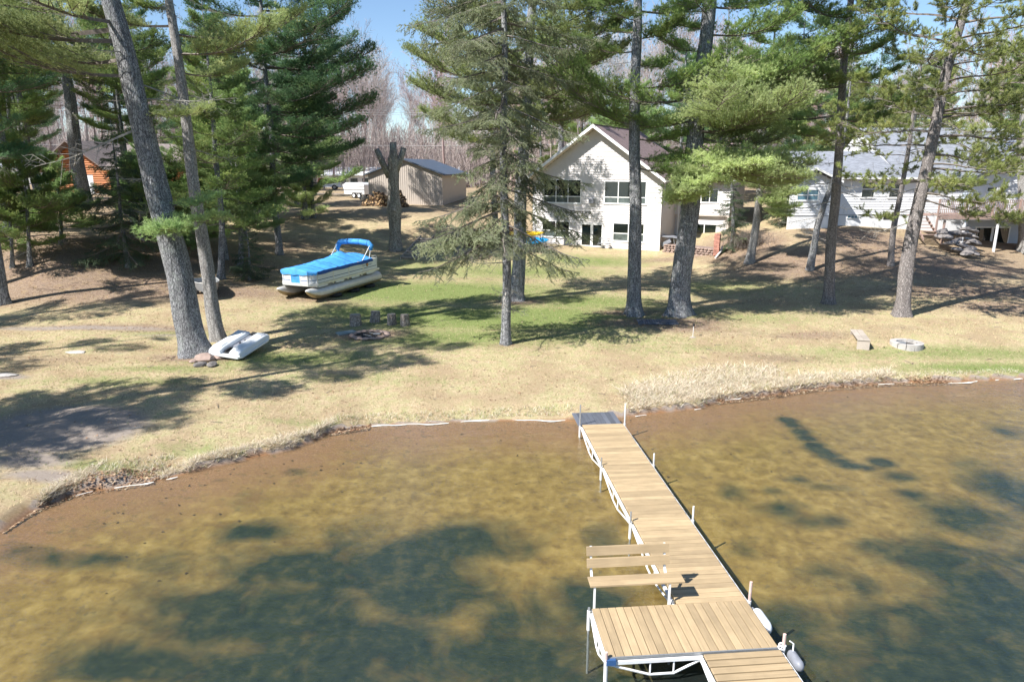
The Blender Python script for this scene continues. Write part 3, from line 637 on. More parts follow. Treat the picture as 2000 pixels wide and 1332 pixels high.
def add_branch(root, kind, p, az, pitch, L, ndl, rnd, limb=None, name='branch', roll=None):
    ls = [l for k, l in PROTO if k == kind]; l0 = min(ls, key=lambda l: abs(math.log(l / L)))
    o = bpy.data.objects.new(name, variant(rnd.choice(PROTO[(kind, l0)]), limb or M_limb, M_wp if kind == 'dead' else ndl)); C.objects.link(o); o.parent = root
    o.location = p; s = L / l0
    o.rotation_mode = 'XYZ'; o.rotation_euler = (roll if roll is not None else rnd.uniform(-.25, .25), -pitch, az); sy = rnd.uniform(.85, 1.15) * (1 if rnd.random() < .5 else -1)
    o.scale = (s, abs(sy) * s, s)
    return o
def trunk_mesh(path, r_of, H, bark, seed, flare=.5, seg=None):
    """path(h)->centre offset; r_of(h)->radius"""
    rg = random.Random(seed); m = MB(); n = 18; hs = [0]; 
    while hs[-1] < H: hs.append(hs[-1] + (.12 if hs[-1] < 1 else .35 if hs[-1] < 15 else 1.0))
    hs[-1] = H; ph = [rg.uniform(0, 6) for _ in range(6)]; nl = rg.choice([4, 5, 6]); vs = []
    hs = [-.35] + hs
    for h in hs:
        c = path(max(h, 0)); r = r_of(max(h, 0)); fl = math.exp(-max(h, 0) / .38)
        for k in range(n):
            a = 2 * PI * k / n
            rr = r * (1 + .05 * math.sin(3 * a + ph[0] + h * .7) + .035 * math.sin(5 * a + ph[1] - h * 1.3) + .03 * math.sin(h * 2.9 + ph[2]) * math.sin(2 * a + ph[3])) 
            rr *= 1 + 1.6 * flare * fl * (.45 + .55 * max(0, math.sin(nl * a + ph[4])) ** 1.0)
            vs.append((c[0] + rr * math.cos(a), c[1] + rr * math.sin(a), h if h < 0 else h))
    fs = [(i*n+k, i*n+(k+1)%n, (i+1)*n+(k+1)%n, (i+1)*n+k) for i in range(len(hs)-1) for k in range(n)]
    fs.append(tuple((len(hs)-1)*n+k for k in range(n))); m.add(vs, fs)
    return m.mesh('trunk', bark, True)
TREES = []
def tree(label, px, w, H, kind='wp', crown=(6, None), rad=4.5, n=40, ndl=None, bark=None, seed=1, dead=0, dead_z=(2, 8), name='pine_tree', cat='pine tree', group=None,
         zpy=None, prof='pine', pitch=(R(5), R(18)), loc=None, limb=None, flare=.5, azbias=None, topr=.12):
    rnd = random.Random(seed); ndl = ndl or M_wp; bark = bark or M_bark
    b = at_ground(*px[0]) if loc is None else np.array([loc[0], loc[1], G1(*loc)])
    root = thing(name, tuple(b), 0, label, cat, group)
    if loc is None:
        pts = [at_Y(u, v, b[1]) - b for u, v in px]; pts[0] = np.zeros(3)
        hh = [p[2] for p in pts]; xx = [p[0] for p in pts]
        sl = (xx[-1] - xx[-2]) / max(.1, hh[-1] - hh[-2]) if len(px) > 1 else 0
        hh.append(max(H, hh[-1] + 1)); xx.append(xx[-1] + sl * .5 * (hh[-1] - hh[-2]))
        wr = w * mpp(b) / 2
    else: hh = [0, H]; xx = [0, px]; wr = w / 2
    def path(h): return (float(np.interp(h, hh, xx)) + .05 * math.sin(h * .8 + seed), .05 * math.sin(h * .6 + seed * 2) * min(1, h))
    def r_of(h): return max(.012, wr * (1 - h / H * (1 - topr)) ** .85 * (1 if h < H * .7 else 1 - (h - H * .7) / (H * .3) * .6))
    tr = mobj('trunk', trunk_mesh(path, r_of, H, bark, seed, flare), root)
    h0 = crown[0]; h1 = crown[1] or H * .98; ga = rnd.uniform(0, 6)
    if kind == 'wp': n = int(n * .7)
    for i in range(n):
        f = (i + rnd.random() * .8) / n; h = h0 + (h1 - h0) * f ** .9; az = ga + i * 2.39996 + rnd.uniform(-.3, .3)
        if azbias is not None and rnd.random() < .4: az = azbias + rnd.uniform(-.7, .7)
        if prof == 'pine': k = (.55 + .45 * math.sin(min(1, f * 1.5) * PI / 2)) * (1 - max(0, f - .3) / .7 * .75)
        elif prof == 'cone': k = 1 - f * .86
        elif prof == 'open': k = .5 + .5 * math.sin(f * PI)
        else: k = 1
        if h > 14.2 and rnd.random() < .62: continue
        L = max(.6, rad * k * rnd.uniform(.6, 1.15)); c = path(h); pt = pitch[0] + (pitch[1] - pitch[0]) * f + rnd.uniform(-.12, .12)
        add_branch(root, kind, (c[0], c[1], h), az, pt, L, ndl, rnd, limb)
    for i in range(dead):
        h = rnd.uniform(*dead_z); c = path(h); add_branch(root, 'dead', (c[0], c[1], h), rnd.uniform(0, 6.28), rnd.uniform(-.25, .2), rnd.uniform(.5, 2.4), ndl, rnd, M_limb_dead, name='dead_branch')
    TREES.append((root, path)); return root, path
def limbs(tp, kind, lst, ndl, seed=3, limb=None):          # chosen limbs: (height, azimuth deg, pitch deg, length)
    rnd = random.Random(seed)
    for h, az, pt, L in lst:
        c = tp[1](h); add_branch(tp[0], kind, (c[0], c[1], h), R(az), R(pt), L, ndl, rnd, limb)

# ---- the tall trees of the lawn, from left to right
A = tree('thick leaning pine with grey bark, beside the white pedal boat', [(388,692),(368,620),(350,540),(318,420),(280,250),(245,110),(215,0)], 52, 25, crown=(13.5, None), rad=5.5, n=40, ndl=M_wp_olive, seed=11, dead=5, dead_z=(6, 12), flare=.45)
limbs(A, 'wp', [(10.6,200,8,5.5),(11.2,160,5,6),(11.8,215,4,7),(12.4,250,6,6),(12.2,185,2,7.5),(9.4,10,-5,2.5)], M_wp_olive)
limbs(A, 'dead', [(8.8,190,-14,3.8),(10.4,20,-10,2.8),(9.8,10,8,3),(6.9,200,10,1.4)], M_wp, limb=M_limb_dead)
B = tree('slim pale-barked pine standing just behind the thick leaning pine', [(428,664),(412,590),(398,500),(385,400),(366,250),(345,100),(330,0)], 27, 22, crown=(13, None), rad=4, n=26, ndl=M_wp, bark=M_bark_pale, seed=12, dead=12, dead_z=(7, 14), flare=.35)
limbs(B, 'wp', [(11.6,350,5,4),(12.3,20,5,5),(12.6,200,5,4),(10.9,60,5,3)], M_wp_olive)
tree('dark pine trunk leaning out at the left edge, beside the pine needle bed', [(4,594),(-6,520),(-18,430),(-40,300)], 22, 20, crown=(7, None), rad=5.5, n=34, ndl=M_wp_dark, seed=13, dead=6)
tree('grey pine before the log cabin, its bare lower trunk in front of the orange wall', [(166,402),(150,300),(138,220),(118,60),(112,0)], 27, 24, crown=(10, None), rad=6, n=44, ndl=M_wp_dark, seed=14, dead=6, flare=.3)
limbs(tree('thin leaning pine to the left of the log cabin, two trees left of its door', [(82,402),(66,340),(52,290),(40,200)], 17, 18, crown=(7.5, None), rad=5, n=34, ndl=M_wp, seed=15, dead=4, flare=.3), 'wp', [(7,-60,0,4),(7.2,-120,0,4)], M_wp)
tree('dark crooked pine at the far left edge above the shaded slope', [(15,455),(22,400),(12,330),(0,250)], 17, 18, crown=(5.5, None), rad=4.5, n=34, ndl=M_wp, seed=16, dead=5, flare=.3)
tree('small sparse spruce with bare lower boughs, left of the thick leaning pine', [(252,522),(243,460),(235,420),(228,340)], 9, 8.6, kind='sp', crown=(.8, None), rad=3.2, n=46, ndl=M_sp_dark, seed=17, prof='cone', pitch=(R(-8), R(15)), name='spruce_tree', cat='spruce tree', dead=10, dead_z=(.5, 4))
tree('young full pine with a dark straight stem, right behind the two leaning trunks', [(434,545),(432,460),(430,400),(422,300)], 13, 15.5, crown=(2.8, None), rad=4.2, n=64, ndl=M_wp, seed=18, prof='cone', pitch=(R(0), R(25)))
T_ = tree('bushy light green pine filling the gap between leaning trunks and pontoon boat', [(470,520),(468,430),(465,330)], 10, 12.5, crown=(2.2, None), rad=3.6, n=58, ndl=M_wp_fresh, seed=19, prof='cone', pitch=(R(0), R(25)))
limbs(A, 'wp', [(5.6,-15,-8,2.6),(6.0,15,0,2.2),(5.2,-60,-8,2.0)], M_wp_fresh, 5)
BIG = tree('tall dark pine with long tiered boughs, left of the open sky', [(545,497),(537,400),(532,300),(520,150),(508,0)], 13, 24, crown=(5, None), rad=6.5, n=76, ndl=M_wp_dark, seed=20, pitch=(R(-3), R(20)), flare=.3)
limbs(BIG, 'wp', [(7.2,5,-4,6),(8.3,-12,-2,6.6),(9.6,10,0,7),(11.4,-5,0,7.2),(12.6,8,2,7.2),(14.6,-15,6,6.6),(16,8,8,6.2),(17,-20,12,5.5),(10.5,-30,0,6),(13.4,-35,3,6)], M_wp_dark)
BG2 = tree('second tall dark pine close behind the tiered one, its crown merging with it', [(610,420),(606,330),(600,200),(590,0)], 11, 22, crown=(6.5, None), rad=5.2, n=60, ndl=M_wp_dark, seed=21, pitch=(R(-3), R(20)), flare=.3)
tree('small pale green pine on the bank above the pontoon boat', [(597,428),(596,400),(595,370)], 12, 4.6, crown=(.5, None), rad=2.5, n=38, ndl=M_wp_pale, seed=22, prof='cone', pitch=(R(5), R(40)))
tree('narrow young spruce on the grass, left of the white trailer', [(684,359),(684,280),(684,200)], 6, 13, kind='sp', crown=(1.8, None), rad=3.4, n=70, ndl=M_sp_dark, seed=23, prof='cone', pitch=(R(-10), R(15)), name='spruce_tree', cat='spruce tree', flare=.2)
# snag
b = at_ground(772, 489); root = thing('dead_tree_stump', tuple(b), 0, 'tall dead trunk sawn off above its fork, in front of the tan shed', 'dead tree')
mp_ = mpp(b); m = MB()
Hs = 8.2; hs = [-.3, 0, .15, .4, .8, 1.4, 2.2, 3, 3.4, 3.8, 4.6, 5.4, 6.2, 6.9, 7.3, Hs]
wd = [.66, .6, .54, .5, .47, .45, .46, .54, .56, .47, .43, .42, .41, .44, .30, .24]; n = 20; vs = []
for i, (h, r) in enumerate(zip(hs, wd)):
    for k in range(n):
        a = 2*PI*k/n; rr = r * (1 + .07 * math.sin(3*a + h) + .05 * math.sin(7*a - h * 2)); vs.append((rr*math.cos(a) + .02 * h, rr*math.sin(a), h))
fs = [(i*n+k, i*n+(k+1)%n, (i+1)*n+(k+1)%n, (i+1)*n+k) for i in range(len(hs)-1) for k in range(n)] + [tuple((len(hs)-1)*n+k for k in range(n))]
m.add(vs, fs); m.build('trunk', M_bark_snag, root, True)
for pts, rs in [([(-.2,0,5.6),(-.7,-.05,6.7),(-1.1,-.1,7.7)], [.27,.24,.2]), ([(.2,0,5.9),(.65,.05,6.9),(.98,.05,7.8)], [.28,.24,.21])]:
    m = MB(); m.tube(pts, rs, 12); m.build('limb_stub', M_bark_snag, root, True)
m = MB(); m.tube([(.1,-.46,3.1),(.1,-.56,3.1)], [.2,.15], 12); m.build('knot_hole', M_limb_dead, root, True)

# middle
SPR = tree('thin grey spruce with drooping sparse boughs in the middle of the lawn', [(991,672),(988,560),(986,450),(985,300),(984,150),(983,0)], 18, 21, kind='sp', crown=(5.2, None), rad=3.6, n=80, ndl=M_sp, seed=24, prof='open', pitch=(R(-14), R(8)), name='spruce_tree', cat='spruce tree', dead=26, dead_z=(1.5, 9), flare=.3)
limbs(SPR, 'sp', [(4.6,185,-16,3.9),(4.3,355,-16,3.2),(5.2,170,-12,4),(5.0,340,-14,3.6),(5.8,10,-12,4),(6.4,0,-8,3.6),(7.4,5,-6,3.6),(5.6,200,-12,3.8),(6.2,180,-10,3.7),(4.9,-90,-14,2.6)], M_sp)
MID = tree('tall olive-crowned pine standing right behind the thin grey spruce', [(1008,587),(1013,500),(1018,400),(1024,250),(1035,100),(1042,0)], 27, 25, crown=(8.5, None), rad=5.6, n=62, ndl=M_wp_olive, seed=25, dead=10, dead_z=(4, 9))
limbs(MID, 'wp', [(9.2,185,-2,5.2),(10.4,170,0,6),(11.4,195,2,6),(12.8,175,2,5.6),(8.6,160,-4,4.4),(14,200,6,6),(9.6,5,0,4),(12,0,3,5),(13,-15,5,5)], M_wp_olive)
tree('dark slender pine just left of the olive-crowned pine, behind the spruce boughs', [(968,482),(966,400),(962,300),(960,120)], 13, 22, crown=(9, None), rad=4.8, n=48, ndl=M_wp_olive, seed=26, dead=6, flare=.3)
tree('slender pine behind the left end of the big gabled roof', [(1092,440),(1094,300),(1098,150),(1103,20)], 14, 23, crown=(11, None), rad=5.2, n=44, ndl=M_wp, seed=27, dead=4, flare=.3)
O_ = tree('straight tall pine in front of the patio doors, left of the stake light', [(1238,616),(1241,520),(1241,420),(1238,300),(1241,200),(1243,100),(1244,0)], 27, 25, crown=(11.6, None), rad=5.2, n=50, ndl=M_wp, seed=28, dead=4, dead_z=(8, 12), flare=.45)
limbs(O_, 'wp', [(9.3,195,18,4.2),(9.0,-20,0,2.6),(8.4,10,0,2.8),(7.6,20,-4,3.4),(7.1,-15,-4,3.2),(10.4,190,14,5),(10.6,-10,10,4)], M_wp)
P_ = tree('stoutest pine of the lawn, its roots behind the flat wooden mat', [(1326,614),(1335,520),(1346,400),(1356,300),(1368,180),(1385,0)], 40, 26, crown=(12, None), rad=6, n=50, ndl=M_wp, bark=M_bark, seed=29, dead=3, dead_z=(8, 12), flare=.5)
limbs(P_, 'wp', [(10.2,190,-2,5.2),(9.2,180,-4,4.6),(10.8,-10,2,5),(11.6,5,2,6)], M_wp)
# soft yellow-green plumes on its sunny side
rv = random.Random(8)
for k in range(32):
    h = 6.0 + 4.7 * (k / 32) ** .8 + rv.uniform(-.2, .2); az = rv.uniform(-105, 12) if k % 4 else rv.uniform(-60, -10); f = math.sin(min(1, (h - 5.4) / 6.2) * PI)
    if h < 7.3: az = rv.uniform(-125, -60); f = .2
    limbs(P_, 'wp', [(h, az, rv.uniform(-26, -8) if h < 8.6 else rv.uniform(-8, 16), (2.2 + 2.6 * f) * rv.uniform(.75, 1.15))], M_wp_pale, k)
S_t = tree('light-barked leaning pine at the foot of the slope, right of the brick pillar', [(1464,514),(1478,420),(1492,320),(1503,210),(1508,150)], 16, 17, crown=(7.5, None), rad=4.2, n=36, ndl=M_wp, bark=M_bark_pale, seed=31, flare=.4)
limbs(S_t, 'wp', [(4.6,-60,-5,2.6),(4.8,-20,-5,2.8),(5.2,-110,-4,2.4),(4.2,-30,-14,2.6),(5.6,10,0,2.4),(3.9,5,-18,2.4),(5.4,180,0,1.8),(6.1,-90,2,2.0),(4.4,-75,-10,2.4),(5.0,-45,0,2.6),(3.8,-40,-22,2.2)], M_wp_pale)
tree('thin dark trunk leaning right, between the light-barked pine and the next tall one', [(1581,528),(1596,440),(1612,395),(1634,340),(1650,250)], 14, 13, crown=(7, None), rad=3, n=14, ndl=M_rp, kind='rp', seed=32, dead=8, dead_z=(2, 8), flare=.2)
Q_ = tree('tall straight pine in front of the left end of the white house', [(1615,593),(1622,500),(1632,400),(1640,250),(1652,100),(1660,0)], 20, 24, crown=(10.5, None), rad=4.8, n=54, ndl=M_wp, bark=M_bark_red, seed=33, dead=12, dead_z=(5, 10), flare=.35)
limbs(Q_, 'wp', [(9.3,10,-2,2.6),(9.8,-20,0,2.8),(8.7,190,-4,3.4),(9.5,170,0,5),(10.8,185,4,4.4)], M_wp)
RP = tree('red pine leaning right with many crooked bare limbs, nearest to the round stone ring', [(1759,617),(1772,530),(1787,440),(1800,370),(1818,280),(1850,140),(1888,0)], 27, 23, kind='rp', crown=(9, None), rad=5.8, n=64, ndl=M_rp, bark=M_bark_red, seed=34, dead=26, dead_z=(4.5, 12), flare=.4)
limbs(RP, 'rp', [(7.0,-20,-6,4.6),(7.6,10,-4,5),(6.6,30,-10,4.6),(8.4,-5,0,5.6),(6.4,200,-4,4),(8.6,190,0,5),(5.9,-60,-10,3.6),(6.6,-100,-8,3.2),(5.6,-40,-16,3.8),(8.0,170,0,4.4),(5.2,190,-16,2.6),(7.2,-60,-4,4),(9.5,-30,4,5.5),(9.2,20,4,5.5)], M_rp)
tree('slender pine with few tufts, midway up the slope before the white house', [(1740,520),(1748,440),(1762,350),(1778,270),(1790,190)], 12, 14, kind='rp', crown=(4.4, None), rad=3.6, n=24, ndl=M_rp, bark=M_bark_red, seed=35, dead=10, dead_z=(4, 9), flare=.2)
E1 = tree('pine at the right edge, beside the deck of the white house', [(2008,492),(2004,420),(2000,330),(2004,200)], 30, 20, kind='rp', crown=(6.5, None), rad=5.6, n=42, ndl=M_rp, bark=M_bark_pale, seed=36, dead=10, dead_z=(2.5, 7))
limbs(E1, 'rp', [(6.4,185,0,6),(3.2,215,-14,3.2),(7.4,195,0,6.4),(8.6,180,4,6.4)], M_rp)
# small dark spruce at the corner of the house
tree('small dark spruce hugging the right corner of the big house', [(1432,482),(1431,420),(1430,370)], 9, 6.6, kind='sp', crown=(.4, None), rad=1.9, n=50, ndl=M_sp_dark, seed=37, prof='cone', pitch=(R(-5), R(25)), name='spruce_tree', cat='spruce tree', flare=.2)
tree('dark shrubby spruce at the left corner of the white house', [(1530,440),(1530,400)], 8, 4.4, kind='sp', crown=(.3, None), rad=2.3, n=40, ndl=M_sp_dark, seed=38, prof='cone', pitch=(R(-5), R(25)), name='spruce_tree', cat='spruce tree', flare=.2)
tree('low dark spruce sapling beside the dark straight stem behind the leaning trunks', [(486,548),(486,500)], 6, 3.0, kind='sp', crown=(.2, None), rad=1.8, n=30, ndl=M_sp_dark, seed=39, prof='cone', pitch=(R(-5), R(25)), name='spruce_tree', cat='spruce tree', flare=.2)
tree('pale young pine right below the log cabin, in front of its porch', [(280,470),(278,400),(275,330)], 8, 6.6, crown=(2.0, None), rad=2.9, n=42, ndl=M_wp_fresh, seed=40, prof='cone', pitch=(R(0), R(35)))
tree('low pine with grey-green boughs at the left margin over the slope', [(60,520),(55,440),(50,380)], 8, 7, crown=(2.4, None), rad=3.4, n=34, ndl=M_wp, seed=41, prof='cone', pitch=(R(0), R(25)), dead=10, dead_z=(.8, 4))
# wood behind: evergreens
bgp = 'dense evergreen standing in the wood behind the houses'
for i, (x, y, H, nd, rd) in enumerate([(-58,84,22,M_wp_dark,6),(-47,92,23,M_wp_dark,6),(-38,96,22,M_wp,6),(-62,66,20,M_wp,6),(-30,100,21,M_wp_dark,5.5),(-24,86,17,M_wp_fresh,4.5),(-44,64,18,M_wp_dark,5),
        (9,92,15,M_wp,5.5),(14,84,13,M_wp_fresh,5),(17,72,19,M_wp_dark,5.5),(20,80,16,M_wp,5),(24,88,19,M_wp,5.5),(29,74,20,M_wp_dark,5.5),(32,84,16,M_wp_olive,5),(36,78,14,M_wp_fresh,5),(41,90,18,M_wp_olive,5.5),(44,76,15,M_wp,5),(50,86,19,M_wp_olive,6),(58,80,18,M_wp,6),(12,104,18,M_wp_fresh,5),(4,100,16,M_wp,5),(-52,105,22,M_wp,6),(-66,98,22,M_wp_dark,6),(22,76,22,M_wp,5),(27,92,22,M_wp_dark,5.5),(33,72,22,M_wp,5),(47,94,21,M_wp_dark,6),(40,72,17,M_wp_olive,5),(53,74,18,M_wp,5.5),(62,92,21,M_wp,6),(12,76,11,M_wp_fresh,4.5),(66,78,18,M_wp_dark,6)]):
    tree(bgp, 0, .42, H, crown=(1.5 if i % 3 else 3.5, None), rad=rd, n=44, ndl=nd, seed=60 + i, prof='cone' if i % 2 else 'pine', loc=(x, y), group='evergreens in the wood behind the houses', flare=.2)
# tall neighbours just outside the left edge, whose shade falls into the picture
for i, (x, y, H) in enumerate([(-22.5,14,15),(-27,12.5,17),(-31,19,21),(-33,27,21),(-17.5,18.5,19)]):
    tree('tall shore pine standing just beyond the left edge of the lawn', 0, .6, H, crown=(6 if i < 4 else 9, None), rad=4.2, n=34 if i < 4 else 28, ndl=M_wp, seed=90 + i, loc=(x, y), group='shore pines beyond the left edge')

for i, (u, v, H, nd, l) in enumerate([(118,478,5.2,M_wp_fresh,'pale sapling pine on the shaded slope, below the thin leaning pine'), (265,440,4.8,M_wp,'bushy sapling pine right of the white cabin door'), (335,476,6.2,M_wp_fresh,'soft green sapling pine directly behind the thick leaning trunk'), (25,522,6,M_wp,'low bushy pine at the left edge of the slope'), (392,500,5.4,M_wp_fresh,'light green sapling pine seen between the two leaning trunks')]):
    tree(l, [(u, v), (u - 2, v - 60)], 7, H, crown=(.9, None), rad=2.7, n=44, ndl=nd, seed=170 + i, prof='cone', pitch=(R(0), R(35)))
# more pines filling the slope on the left
LF = [(-20, 52, 14, 1.8, 'fresh'), (-23.5, 58, 15, 2, ''), (-17.5, 62, 13, 2.5, 'fresh'), (-27, 50, 17, 5.5, ''), (-31, 57, 18, 6, 'dark'), (-36, 52, 18, 5, ''), (-27, 66, 19, 6, 'dark'), (-41, 60, 19, 6, 'dark'), (-45, 53, 18, 3, ''), (-34, 66, 20, 6.5, ''), (-22, 72, 18, 2, 'dark'), (-33, 43, 16, 7, ''), (-29, 38, 18, 8, ''), (-38, 44, 18, 4.5, 'dark'), (-50, 62, 19, 3, ''), (-19, 46, 11, 3, '')]
DIRS = ['pine of the left slope, bushy and light green, right of the leaning trunks', 'mid green pine on the left slope behind the bushy light green one']
for i, (x, y, H, cs, nd) in enumerate(LF):
    tree('pine among the crowded trees of the shaded left slope', 0, .36, H, crown=(cs, None), rad=4.6, n=46, ndl={'fresh': M_wp_fresh, '': M_wp, 'dark': M_wp_dark}[nd], seed=140 + i, prof='cone' if cs < 4 else 'pine', loc=(x, y), group='crowded pines of the left slope', flare=.3, dead=4, dead_z=(1.5, 6))
# ---- bare broadleaf wood behind
def bare_mesh(name, H, seed, mt):
    rng = np.random.default_rng(seed); A_, B_, ra, rb = [], [], [], []
    def grow_(p, d, L, r, lev):
        n = 4 if lev < 2 else 3
        for i in range(n):
            q = p + d * L / n; A_.append(p); B_.append(q); r2 = r * .82; ra.append(r); rb.append(r2)
            if (lev > 0 or i > 0) and lev < 4:
                for _ in range(2 if lev < 3 else 2):
                    dd = unit(d + unit(rng.normal(0, 1, 3)) * (.75 if lev else .65) + np.array([0, 0, .22])); grow_(q, dd, L * rng.uniform(.42, .62), max(.012, r2 * .5), lev + 1)
            p = q; r = r2; d = unit(d + rng.normal(0, .09, 3) + np.array([0, 0, .05]))
    p0 = np.zeros(3); p1 = np.array([rng.normal(0, .3), rng.normal(0, .3), H * .33]); A_.append(p0); B_.append(p1); ra.append(H * .011); rb.append(H * .009)
    grow_(p1, unit(np.array([rng.normal(0, .08), rng.normal(0, .08), 1])), H * .55, H * .009, 0)
    T = seg_tris(np.array(A_), np.array(B_), np.array(ra), np.array(rb)); return tris_mesh(name, T, [mt])
bares = [bare_mesh('bare_tree', 14, 1, M_twig_red), bare_mesh('bare_tree', 15, 2, M_twig), bare_mesh('bare_tree', 13, 3, M_twig_red), bare_mesh('bare_tree', 16, 4, M_twig_grey), bare_mesh('bare_tree', 14, 5, M_twig)]
print('bare tris', [len(m.polygons) for m in bares])
rb_ = random.Random(5)
lab = {0: 'reddish budding maple in the bare wood beyond the houses', 1: 'grey-brown leafless tree in the bare wood beyond the houses', 3: 'pale grey leafless tree in the bare wood beyond the houses'}
k = 0
while k < 270:
    y = rb_.uniform(108, 175) if k > 60 else rb_.uniform(100, 118); x = rb_.uniform(-.80, .80) * y
    if abs(x + 12) < 10 and y < 140: continue
    i = rb_.randrange(5); o = bpy.data.objects.new('bare_tree', bares[i]); C.objects.link(o); o.location = (x, y, G1(x, y) - .1); o.rotation_euler = (0, 0, rb_.uniform(0, 6.3)); s = rb_.uniform(.8, 1.3); o.scale = (s, s, s)
    li = 0 if i in (0, 2) else 3 if i == 3 else 1
    tag(o, lab[li], 'bare tree', {0: 'reddish bare maples in the wood', 1: 'grey-brown bare trees in the wood', 3: 'pale grey bare trees in the wood'}[li]); k += 1
for (u, v, s, i, l) in [(1180,420,.95,3,'pale leafless tree showing above the main roof, left of the straight tall pine'), (745,352,.9,1,'thin leafless tree beside the open sky, left of the sawn-off trunk'), (870,352,1.15,0,'reddish leafless tree rising right of the open sky'),
                        (1135,420,.8,1,'brown leafless tree directly behind the left slope of the gabled roof'), (40,360,1.0,3,'grey leafless tree behind the pines at the upper left')]:
    p = at_Y(u, 340, 88 if u > 900 else 95); o = bpy.data.objects.new('bare_tree', bares[i]); C.objects.link(o); o.location = (p[0], p[1], G1(p[0], p[1]) - .1); o.scale = (s, s, s); o.rotation_euler = (0, 0, i + u); tag(o, l, 'bare tree')

rg = np.random.default_rng(3); n = 9000; y = rg.uniform(122, 165, n); x = rg.uniform(-.85, .85, n) * y; z = gz(x, y); A1 = np.stack([x, y, z - .2], -1); hh = rg.uniform(4, 12, n)[:, None]; d = unit(np.stack([rg.normal(0, .12, n), rg.normal(0, .12, n), np.ones(n)], -1)); B1 = A1 + d * hh
T = [seg_tris(A1, B1, .09, .03)]
for k in range(8): f = rg.uniform(.35, 1, (n, 1)); A2 = A1 + (B1 - A1) * f; T.append(seg_tris(A2, A2 + unit(d + rg.normal(0, .5, (n, 3))) * rg.uniform(1.2, 3, (n, 1)), .035, .015))
tag(mobj('far_wood', tris_mesh('far_wood', np.concatenate(T), [M_twig])), 'far grey-pink leafless thicket closing the view', 'far wood', kind='stuff')

n = 2600; X1 = rg.uniform(-28, 34, n); Y1 = rg.uniform(15, 56, n); s_, g_, l_, d_, w_ = masks(X1, Y1); kk = (s_ > .2) & (rg.random(n) < .25 + l_); X1, Y1 = X1[kk], Y1[kk]; n = len(X1); A1 = np.stack([X1, Y1, gz(X1, Y1) + .02], -1); an = rg.uniform(0, 6.3, n); L_ = rg.uniform(.08, .55, n) ** 1.3
B1 = A1 + np.stack([np.cos(an) * L_, np.sin(an) * L_, rg.normal(.01, .02, n)], -1)
tag(mobj('fallen_twigs', tris_mesh('fallen_twigs', seg_tris(A1, B1, .011, .006), [M_limb])), 'small dead twigs scattered on the lawn and the needle beds', 'twigs', kind='stuff')
print('mesh tris', sum(len(m.polygons) for m in bpy.data.meshes))
print({k: len(v[0].polygons) for k, v in PROTO.items()})
# ------------------------------------------------------------------ houses
def fpx(o, yc, u, v):         # photo point -> local (x, z) on the plane local y = yc of a thing
    rz = o.rotation_euler.z; n = np.array([-math.sin(rz), math.cos(rz), 0]); L0 = np.array(o.location) + n * yc; d = ray(u, v); O = np.array([0, 0, CAMZ])
    t = (L0 - O).dot(n) / d.dot(n); P = O + d * t - np.array(o.location); return (P[0] * math.cos(rz) + P[1] * math.sin(rz), P[2])
def spx(o, xc, u, v):         # the same on the plane local x = xc: gives (y, z)
    rz = o.rotation_euler.z; n = np.array([math.cos(rz), math.sin(rz), 0]); L0 = np.array(o.location) + n * xc; d = ray(u, v); O = np.array([0, 0, CAMZ])
    t = (L0 - O).dot(n) / d.dot(n); P = O + d * t - np.array(o.location); return (-P[0] * math.sin(rz) + P[1] * math.cos(rz), P[2])
def span(poly, z):
    xs_ = []
    for (x0, z0), (x1, z1) in zip(poly, poly[1:] + poly[:1]):
        if (z0 - z) * (z1 - z) < 0: xs_.append(x0 + (x1 - x0) * (z - z0) / (z1 - z0))
    return (min(xs_), max(xs_)) if len(xs_) >= 2 else None
def lap_wall(root, poly, holes, mat, M=None, exp=.2, name='siding', proud=.045, back=True, wmat=None):
    m = MB(); z0 = min(p[1] for p in poly); z1 = max(p[1] for p in poly); z = z0
    while z < z1 - .02:
        zt = min(z + exp, z1); iv = span(poly, (z + zt) / 2)
        if iv:
            segs = [iv]
            for a, b, c, d in holes:
                if c < (z + zt) / 2 < d:
                    ns = []
                    for s0, s1 in segs:
                        if b <= s0 or a >= s1: ns.append((s0, s1)); continue
                        if a > s0: ns.append((s0, a))
                        if b < s1: ns.append((b, s1))
                    segs = ns
            for s0, s1 in segs:
                if s1 - s0 < .02: continue
                vs = [Vector(q) for q in ((s0,-proud,z),(s1,-proud,z),(s1,-.004,zt),(s0,-.004,zt),(s0,-.002,z),(s1,-.002,z))]
                if M: vs = [M @ q for q in vs]
                m.add(vs, [(0,1,2,3),(4,5,1,0)])
        z = zt
    o = m.build(name, mat, root); o['kind'] = 'stuff'
    if back:
        b = MB(); b.prism(poly, 0.0, .16, 'y', M); fix_normals(b.build('wall', wmat or mat, root))
    return o
